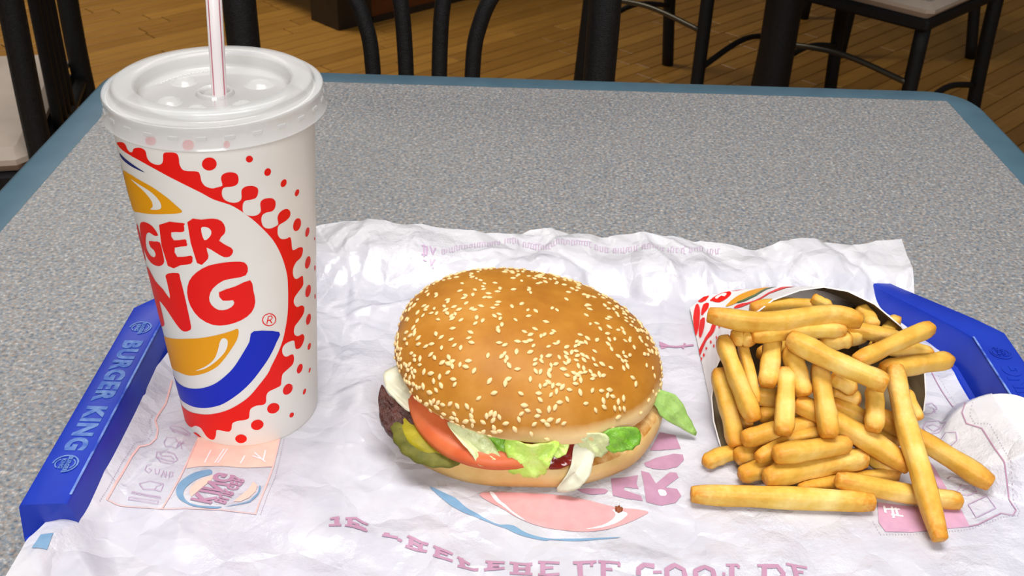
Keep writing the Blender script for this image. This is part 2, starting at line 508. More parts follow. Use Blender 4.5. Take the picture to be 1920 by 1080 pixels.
CUP_DOTS = [[(-1.325, 163.4), (-1.338, 161.9), (-1.365, 160.9), (-1.401, 160.5), (-1.434, 161.0), (-1.456, 162.1), (-1.46, 163.6), (-1.447, 165.1), (-1.419, 166.2), (-1.384, 166.5), (-1.351, 166.1), (-1.33, 164.9)], [(-0.982, 163.2), (-0.989, 162.5), (-1.002, 162.1), (-1.02, 162.0), (-1.037, 162.4), (-1.049, 163.1), (-1.051, 163.9), (-1.045, 164.6), (-1.031, 165.1), (-1.014, 165.1), (-0.998, 164.8), (-0.985, 164.0)], [(-0.809, 154.4), (-0.823, 153.8), (-0.843, 153.7), (-0.861, 154.0), (-0.874, 154.7), (-0.878, 155.7), (-0.871, 156.5), (-0.857, 157.1), (-0.838, 157.3), (-0.819, 156.9), (-0.806, 156.2), (-0.802, 155.3)], [(-0.626, 146.5), (-0.645, 145.9), (-0.665, 145.8), (-0.684, 146.1), (-0.696, 146.8), (-0.697, 147.7), (-0.689, 148.6), (-0.672, 149.1), (-0.653, 149.3), (-0.633, 149.0), (-0.621, 148.3), (-0.619, 147.3)], [(-0.438, 138.7), (-0.456, 138.2), (-0.474, 138.0), (-0.492, 138.3), (-0.502, 138.8), (-0.506, 139.7), (-0.498, 140.4), (-0.483, 141.0), (-0.463, 141.1), (-0.444, 140.8), (-0.434, 140.3), (-0.43, 139.4)], [(-0.423, 122.0), (-0.451, 120.9), (-0.486, 120.6), (-0.521, 121.1), (-0.545, 122.2), (-0.553, 123.7), (-0.544, 125.3), (-0.522, 126.5), (-0.49, 126.9), (-0.455, 126.4), (-0.425, 125.2), (-0.415, 123.6)], [(-0.234, 114.5), (-0.256, 113.7), (-0.283, 113.5), (-0.31, 113.8), (-0.328, 114.6), (-0.333, 115.7), (-0.327, 116.9), (-0.309, 117.7), (-0.282, 118.0), (-0.255, 117.7), (-0.234, 116.8), (-0.226, 115.6)], [(0.01, 105.8), (0.005, 105.5), (-0.012, 105.5), (-0.03, 105.8), (-0.045, 106.2), (-0.058, 106.8), (-0.059, 107.3), (-0.057, 107.8), (-0.043, 107.8), (-0.028, 107.6), (-0.01, 107.1), (0.006, 106.4)], [(-0.22, 97.8), (-0.251, 96.8), (-0.288, 96.4), (-0.323, 96.9), (-0.35, 98.1), (-0.357, 99.6), (-0.346, 101.1), (-0.322, 102.2), (-0.287, 102.6), (-0.25, 102.1), (-0.22, 100.9), (-0.209, 99.3)], [(0.02, 89.5), (0.011, 89.0), (-0.009, 88.9), (-0.034, 89.3), (-0.055, 90.0), (-0.068, 90.8), (-0.07, 91.6), (-0.064, 92.2), (-0.051, 92.5), (-0.029, 92.1), (-0.005, 91.4), (0.012, 90.5)], [(-0.227, 81.9), (-0.259, 80.9), (-0.297, 80.6), (-0.335, 81.2), (-0.359, 82.3), (-0.366, 83.9), (-0.357, 85.5), (-0.332, 86.6), (-0.297, 87.0), (-0.259, 86.5), (-0.226, 85.1), (-0.216, 83.5)], [(-0.003, 73.8), (-0.012, 73.2), (-0.025, 73.0), (-0.045, 73.2), (-0.062, 73.9), (-0.072, 74.7), (-0.077, 75.5), (-0.071, 76.2), (-0.058, 76.4), (-0.042, 76.3), (-0.024, 75.6), (-0.007, 74.7)], [(-0.242, 66.0), (-0.269, 65.0), (-0.306, 64.8), (-0.338, 65.2), (-0.359, 66.3), (-0.367, 67.8), (-0.36, 69.3), (-0.336, 70.3), (-0.302, 70.6), (-0.268, 70.1), (-0.24, 68.9), (-0.232, 67.4)], [(-0.259, 50.2), (-0.279, 49.6), (-0.305, 49.6), (-0.328, 50.0), (-0.341, 50.7), (-0.344, 51.6), (-0.337, 52.5), (-0.317, 53.1), (-0.295, 53.2), (-0.268, 52.7), (-0.252, 52.0), (-0.249, 51.0)], [(-0.486, 41.7), (-0.513, 41.0), (-0.544, 40.8), (-0.573, 41.3), (-0.588, 42.3), (-0.593, 43.7), (-0.579, 44.9), (-0.555, 45.8), (-0.526, 46.0), (-0.495, 45.4), (-0.477, 44.4), (-0.473, 43.0)], [(-0.28, 36.2), (-0.294, 35.7), (-0.308, 35.5), (-0.324, 35.8), (-0.331, 36.2), (-0.33, 36.9), (-0.323, 37.5), (-0.309, 38.0), (-0.292, 38.1), (-0.279, 37.9), (-0.269, 37.4), (-0.27, 36.8)], [(-0.708, 32.7), (-0.747, 32.2), (-0.789, 32.4), (-0.822, 33.3), (-0.84, 34.8), (-0.837, 36.5), (-0.815, 37.9), (-0.78, 38.6), (-0.739, 38.4), (-0.702, 37.2), (-0.682, 35.7), (-0.684, 34.0)], [(-0.424, 26.1), (-0.441, 25.6), (-0.46, 25.5), (-0.477, 25.8), (-0.487, 26.4), (-0.487, 27.2), (-0.477, 27.9), (-0.461, 28.5), (-0.441, 28.6), (-0.425, 28.3), (-0.412, 27.6), (-0.412, 26.8)], [(-0.913, 27.7), (-0.912, 25.9), (-0.935, 24.6), (-0.974, 24.0), (-1.021, 24.2), (-1.06, 25.2), (-1.083, 26.7), (-1.083, 28.4), (-1.062, 29.9), (-1.024, 30.6), (-0.979, 30.4), (-0.938, 29.3)], [(-0.695, 16.8), (-0.714, 16.5), (-0.733, 16.6), (-0.75, 17.0), (-0.76, 17.7), (-0.76, 18.5), (-0.75, 19.2), (-0.733, 19.6), (-0.713, 19.5), (-0.696, 19.1), (-0.685, 18.3), (-0.685, 17.5)], [(-1.157, 19.6), (-1.163, 17.9), (-1.191, 16.7), (-1.233, 16.0), (-1.278, 16.3), (-1.313, 17.3), (-1.329, 18.9), (-1.322, 20.6), (-1.294, 22.0), (-1.253, 22.6), (-1.209, 22.4), (-1.174, 21.2)], [(-1.409, 11.1), (-1.424, 9.8), (-1.457, 8.8), (-1.5, 8.4), (-1.541, 8.8), (-1.567, 10.0), (-1.574, 11.3), (-1.558, 12.7), (-1.524, 13.8), (-1.481, 14.2), (-1.442, 13.7), (-1.416, 12.6)], [(-2.17, 6.0), (-2.192, 5.5), (-2.232, 5.2), (-2.275, 5.2), (-2.318, 5.3), (-2.339, 5.8), (-2.335, 6.4), (-2.304, 7.2), (-2.261, 7.6), (-2.218, 7.6), (-2.185, 7.2), (-2.166, 6.6)], [(-1.869, 172.8), (-1.883, 171.6), (-1.91, 170.6), (-1.94, 170.1), (-1.972, 170.1), (-1.992, 170.7), (-1.994, 171.7), (-1.979, 173.0), (-1.95, 174.0), (-1.918, 174.6), (-1.889, 174.5), (-1.871, 173.9)], [(-1.505, 172.2), (-1.516, 171.0), (-1.539, 170.1), (-1.568, 169.7), (-1.594, 170.0), (-1.61, 170.9), (-1.614, 172.1), (-1.602, 173.3), (-1.58, 174.2), (-1.551, 174.6), (-1.526, 174.3), (-1.508, 173.4)], [(-1.184, 171.5), (-1.19, 170.7), (-1.202, 170.1), (-1.217, 170.0), (-1.231, 170.3), (-1.24, 171.0), (-1.242, 171.8), (-1.236, 172.6), (-1.224, 173.2), (-1.209, 173.3), (-1.195, 173.0), (-1.186, 172.3)]]
CUP_BLUE = [(-1.151, 76.0), (-0.837, 71.4), (-0.884, 65.9), (-0.983, 59.4), (-1.098, 53.7), (-1.258, 46.5), (-1.438, 40.1), (-1.647, 34.1), (-1.781, 31.4), (-1.963, 28.6), (-2.156, 26.5), (-2.348, 25.0), (-2.635, 22.6), (-2.734, 26.6), (-2.734, 33.2), (-2.503, 35.1), (-2.263, 37.0), (-2.032, 39.9), (-1.844, 43.2), (-1.688, 47.1), (-1.526, 52.9), (-1.426, 57.5), (-1.309, 64.5), (-1.218, 70.4)]
CUP_NAVY = [(-2.562, 158.5), (-2.396, 158.3), (-2.26, 157.7), (-2.088, 156.2), (-2.223, 156.2), (-2.387, 156.3), (-2.544, 156.7)]
CUP_YELLOW = [[(-2.733, 57.6), (-2.134, 68.4), (-1.825, 72.5), (-1.593, 75.4), (-1.437, 77.4), (-1.384, 78.1), (-1.337, 78.7), (-1.328, 76.6), (-1.364, 72.2), (-1.456, 66.5), (-1.55, 61.4), (-1.663, 56.4), (-1.858, 51.3), (-2.11, 46.9), (-2.363, 44.6), (-2.734, 40.1), (-2.731, 48.1)], [(-2.628, 148.3), (-2.413, 151.1), (-2.262, 151.3), (-2.051, 150.1), (-1.887, 146.7), (-1.788, 143.1), (-1.734, 140.6), (-1.787, 139.3), (-1.933, 137.8), (-2.146, 135.4), (-2.385, 132.6), (-2.584, 130.1), (-2.671, 136.0)]]
CUP_WHITE = [[(-1.523, 73.8), (-1.478, 73.2), (-1.473, 70.6), (-1.52, 66.0), (-1.648, 60.2), (-1.82, 54.7), (-1.974, 51.8), (-1.812, 56.0), (-1.675, 61.1), (-1.604, 66.9), (-1.564, 71.6)], [(-2.387, 149.0), (-2.259, 148.9), (-2.088, 147.6), (-1.996, 145.0), (-1.964, 142.1), (-1.996, 139.6), (-2.129, 138.0), (-2.084, 140.1), (-2.094, 143.2), (-2.181, 146.4), (-2.292, 148.0)], [(-1.565, 132.9), (-1.501, 133.3), (-1.468, 131.6), (-1.484, 129.0), (-1.552, 126.9)]]
CUP_LETTERS = [[(-2.468, 124.1), (-2.367, 128.0), (-2.266, 129.4), (-2.169, 129.0), (-2.11, 126.1), (-2.119, 124.8), (-2.181, 124.2), (-2.252, 124.6), (-2.329, 122.4), (-2.405, 116.9), (-2.416, 112.8), (-2.348, 110.9), (-2.269, 111.5), (-2.229, 113.7), (-2.247, 115.7), (-2.304, 116.3), (-2.309, 119.2), (-2.205, 120.7), (-2.104, 121.6), (-2.095, 116.4), (-2.103, 111.6), (-2.17, 108.7), (-2.264, 107.0), (-2.395, 106.5), (-2.511, 108.7), (-2.55, 114.1)], [(-2.055, 131.2), (-1.75, 134.8), (-1.745, 133.5), (-1.75, 130.9), (-1.796, 129.9), (-1.911, 128.9), (-1.898, 125.0), (-1.76, 126.6), (-1.75, 124.9), (-1.757, 123.1), (-1.904, 121.2), (-1.896, 116.5), (-1.727, 118.4), (-1.719, 116.3), (-1.744, 114.1), (-1.877, 112.3), (-2.058, 110.0)], [(-1.7, 135.4), (-1.548, 137.1), (-1.429, 137.6), (-1.352, 136.1), (-1.324, 132.7), (-1.34, 129.8), (-1.402, 126.4), (-1.291, 122.4), (-1.278, 120.0), (-1.318, 118.0), (-1.379, 118.0), (-1.45, 120.3), (-1.542, 123.1), (-1.535, 118.8), (-1.573, 116.0), (-1.674, 114.8)], [(-2.577, 123.4), (-2.55, 118.8), (-2.594, 103.7), (-2.732, 104.9), (-2.734, 113.5)], [(-2.651, 98.2), (-2.519, 100.2), (-2.395, 96.5), (-2.248, 94.7), (-2.153, 91.0), (-2.134, 95.9), (-2.134, 101.7), (-2.135, 103.6), (-2.072, 105.9), (-1.928, 107.7), (-1.918, 105.1), (-1.907, 97.6), (-1.902, 86.7), (-1.903, 78.3), (-1.934, 76.1), (-2.003, 74.5), (-2.066, 74.4), (-2.133, 76.6), (-2.212, 80.4), (-2.304, 83.8), (-2.418, 85.2), (-2.431, 80.9), (-2.436, 73.4), (-2.475, 70.0), (-2.58, 67.1), (-2.732, 65.2), (-2.733, 78.1)], [(-1.174, 114.0), (-1.142, 110.9), (-1.173, 107.2), (-1.288, 106.5), (-1.417, 105.7), (-1.544, 101.6), (-1.604, 96.6), (-1.592, 92.5), (-1.516, 89.7), (-1.414, 90.1), (-1.342, 92.3), (-1.345, 94.8), (-1.456, 94.9), (-1.485, 99.5), (-1.299, 102.1), (-1.131, 104.2), (-1.109, 98.7), (-1.099, 92.0), (-1.153, 86.8), (-1.281, 83.3), (-1.457, 81.3), (-1.614, 81.3), (-1.764, 84.5), (-1.852, 90.4), (-1.863, 97.6), (-1.807, 104.4), (-1.697, 109.8), (-1.552, 113.7), (-1.391, 115.1), (-1.266, 115.1)]]
CUP_RMARK = [[(-0.868, 79.6), (-0.871, 78.4), (-0.883, 77.5), (-0.905, 76.9), (-0.932, 76.7), (-0.961, 76.8), (-0.989, 77.5), (-1.012, 78.3), (-1.028, 79.4), (-1.035, 80.6), (-1.032, 81.8), (-1.019, 82.7), (-1.0, 83.4), (-0.973, 83.6), (-0.945, 83.5), (-0.917, 82.9), (-0.893, 81.9), (-0.876, 80.8)], [(-0.987, 78.3), (-0.96, 82.1), (-0.923, 81.9), (-0.91, 80.7), (-0.932, 79.9), (-0.969, 80.0)], [(-0.944, 79.8), (-0.923, 77.8)]]
PAPER_WORDS = [('KING', (-141.8, 362.7), (7.1, 20.5), (10.1, -1.6)), ('BURGER', (-131.0, 363.1), (5.8, 18.0), (5.8, -1.9))]
PAPER_SALMON = []
PAPER_MAUVE = [[(37.5, 378.5), (43.2, 379.5), (51.1, 379.5), (52.5, 378.1), (50.9, 375.9), (45.1, 375.1), (40.2, 376.2)], [(54.5, 386.8), (61.9, 388.2), (67.9, 390.0), (66.6, 384.1), (67.3, 380.5), (60.6, 381.2), (60.0, 379.1), (68.0, 375.8), (68.5, 372.3), (60.6, 373.0), (54.5, 374.8)], [(69.6, 393.3), (73.5, 391.9), (76.0, 384.5), (83.5, 392.8), (86.8, 392.6), (87.5, 389.2), (80.1, 382.0), (85.7, 381.2), (87.2, 376.6), (83.9, 371.9), (77.4, 370.6), (70.1, 371.8), (70.1, 383.2)], [(71.7, 398.9), (78.0, 403.1), (87.4, 406.7), (91.8, 406.2), (91.7, 402.0), (87.7, 396.8), (81.5, 394.6), (75.7, 395.0), (72.2, 396.7)], [(82.1, 423.0), (89.9, 421.0), (91.3, 410.7), (84.8, 409.6), (78.6, 408.8), (75.6, 408.7)], [(90.5, 504.9), (97.1, 500.9), (91.1, 496.9)]]
PAPER_STEEL = [[(-138.6, 385.2), (-136.7, 382.2), (-141.4, 379.0), (-144.8, 374.3), (-146.4, 369.8), (-145.5, 365.4), (-142.3, 361.2), (-137.4, 359.6), (-131.9, 359.5), (-126.4, 359.7), (-129.1, 358.3), (-136.1, 358.5), (-141.3, 359.5), (-146.6, 363.2), (-149.6, 367.8), (-150.4, 373.3), (-148.8, 377.9), (-144.9, 382.3)], [(-112.4, 374.9), (-111.2, 372.7), (-111.6, 367.5), (-113.8, 363.4), (-115.0, 362.3), (-125.4, 359.6), (-115.7, 363.1), (-113.8, 365.6), (-112.1, 369.7)], [(-32.1, 377.5), (-25.8, 373.6), (-19.9, 369.2), (-14.7, 363.5), (-6.8, 357.4), (1.5, 352.9), (7.7, 352.7), (13.8, 348.7), (22.6, 345.9), (31.3, 345.9), (43.5, 346.5), (56.6, 348.7), (46.9, 346.0), (35.3, 344.6), (24.6, 345.1), (21.2, 344.6), (11.1, 347.2), (2.2, 351.5), (-4.7, 354.9), (-12.4, 358.2), (-18.8, 362.3), (-24.7, 368.0), (-29.3, 372.9)]]
PAPER_ROSE = [[(-7.4, 374.6), (25.2, 374.6), (42.8, 371.2), (55.2, 367.2), (62.9, 366.5), (70.1, 365.3), (68.1, 362.8), (59.3, 357.1), (48.6, 352.4), (38.3, 350.5), (28.1, 351.1), (19.3, 353.1), (11.1, 356.6), (3.4, 361.2), (-2.9, 366.9)]]
PAPER_BARE = [[(-3.8, 374.5), (-1.7, 374.3), (2.0, 367.1), (7.6, 360.4), (13.1, 355.8), (6.9, 359.4), (0.6, 366.0)], [(53.7, 365.7), (59.9, 363.9), (59.7, 361.5), (55.2, 357.4), (48.1, 353.8), (40.4, 352.2), (48.1, 355.2), (53.2, 359.3), (54.9, 362.7)], [(76.7, 380.3), (79.8, 379.9), (80.1, 376.8), (77.3, 376.7)]]
PAPER_PEACH = [[(-150.5, 409.0), (-109.7, 409.5), (-108.8, 388.8), (-120.7, 387.7), (-133.8, 388.2), (-141.5, 387.4), (-149.9, 385.5)], [(-135.5, 381.1), (-135.9, 377.7), (-139.3, 370.8), (-141.8, 364.8), (-143.4, 367.7), (-143.8, 371.3), (-142.2, 375.9), (-139.4, 379.0)], [(-115.9, 377.7), (-113.5, 374.8), (-113.3, 370.4), (-115.3, 365.9), (-118.8, 363.2), (-121.8, 363.5), (-119.3, 367.9), (-117.1, 371.7)]]
PAPER_ROSE2 = [[(180.3, 375.3), (193.6, 373.5), (218.9, 373.3), (219.1, 360.9), (205.5, 358.7), (190.7, 356.1), (178.4, 356.0), (176.9, 362.2)], [(214.8, 407.3), (216.2, 403.4), (217.2, 385.4), (218.9, 373.3), (215.5, 373.1), (211.8, 395.3)]]
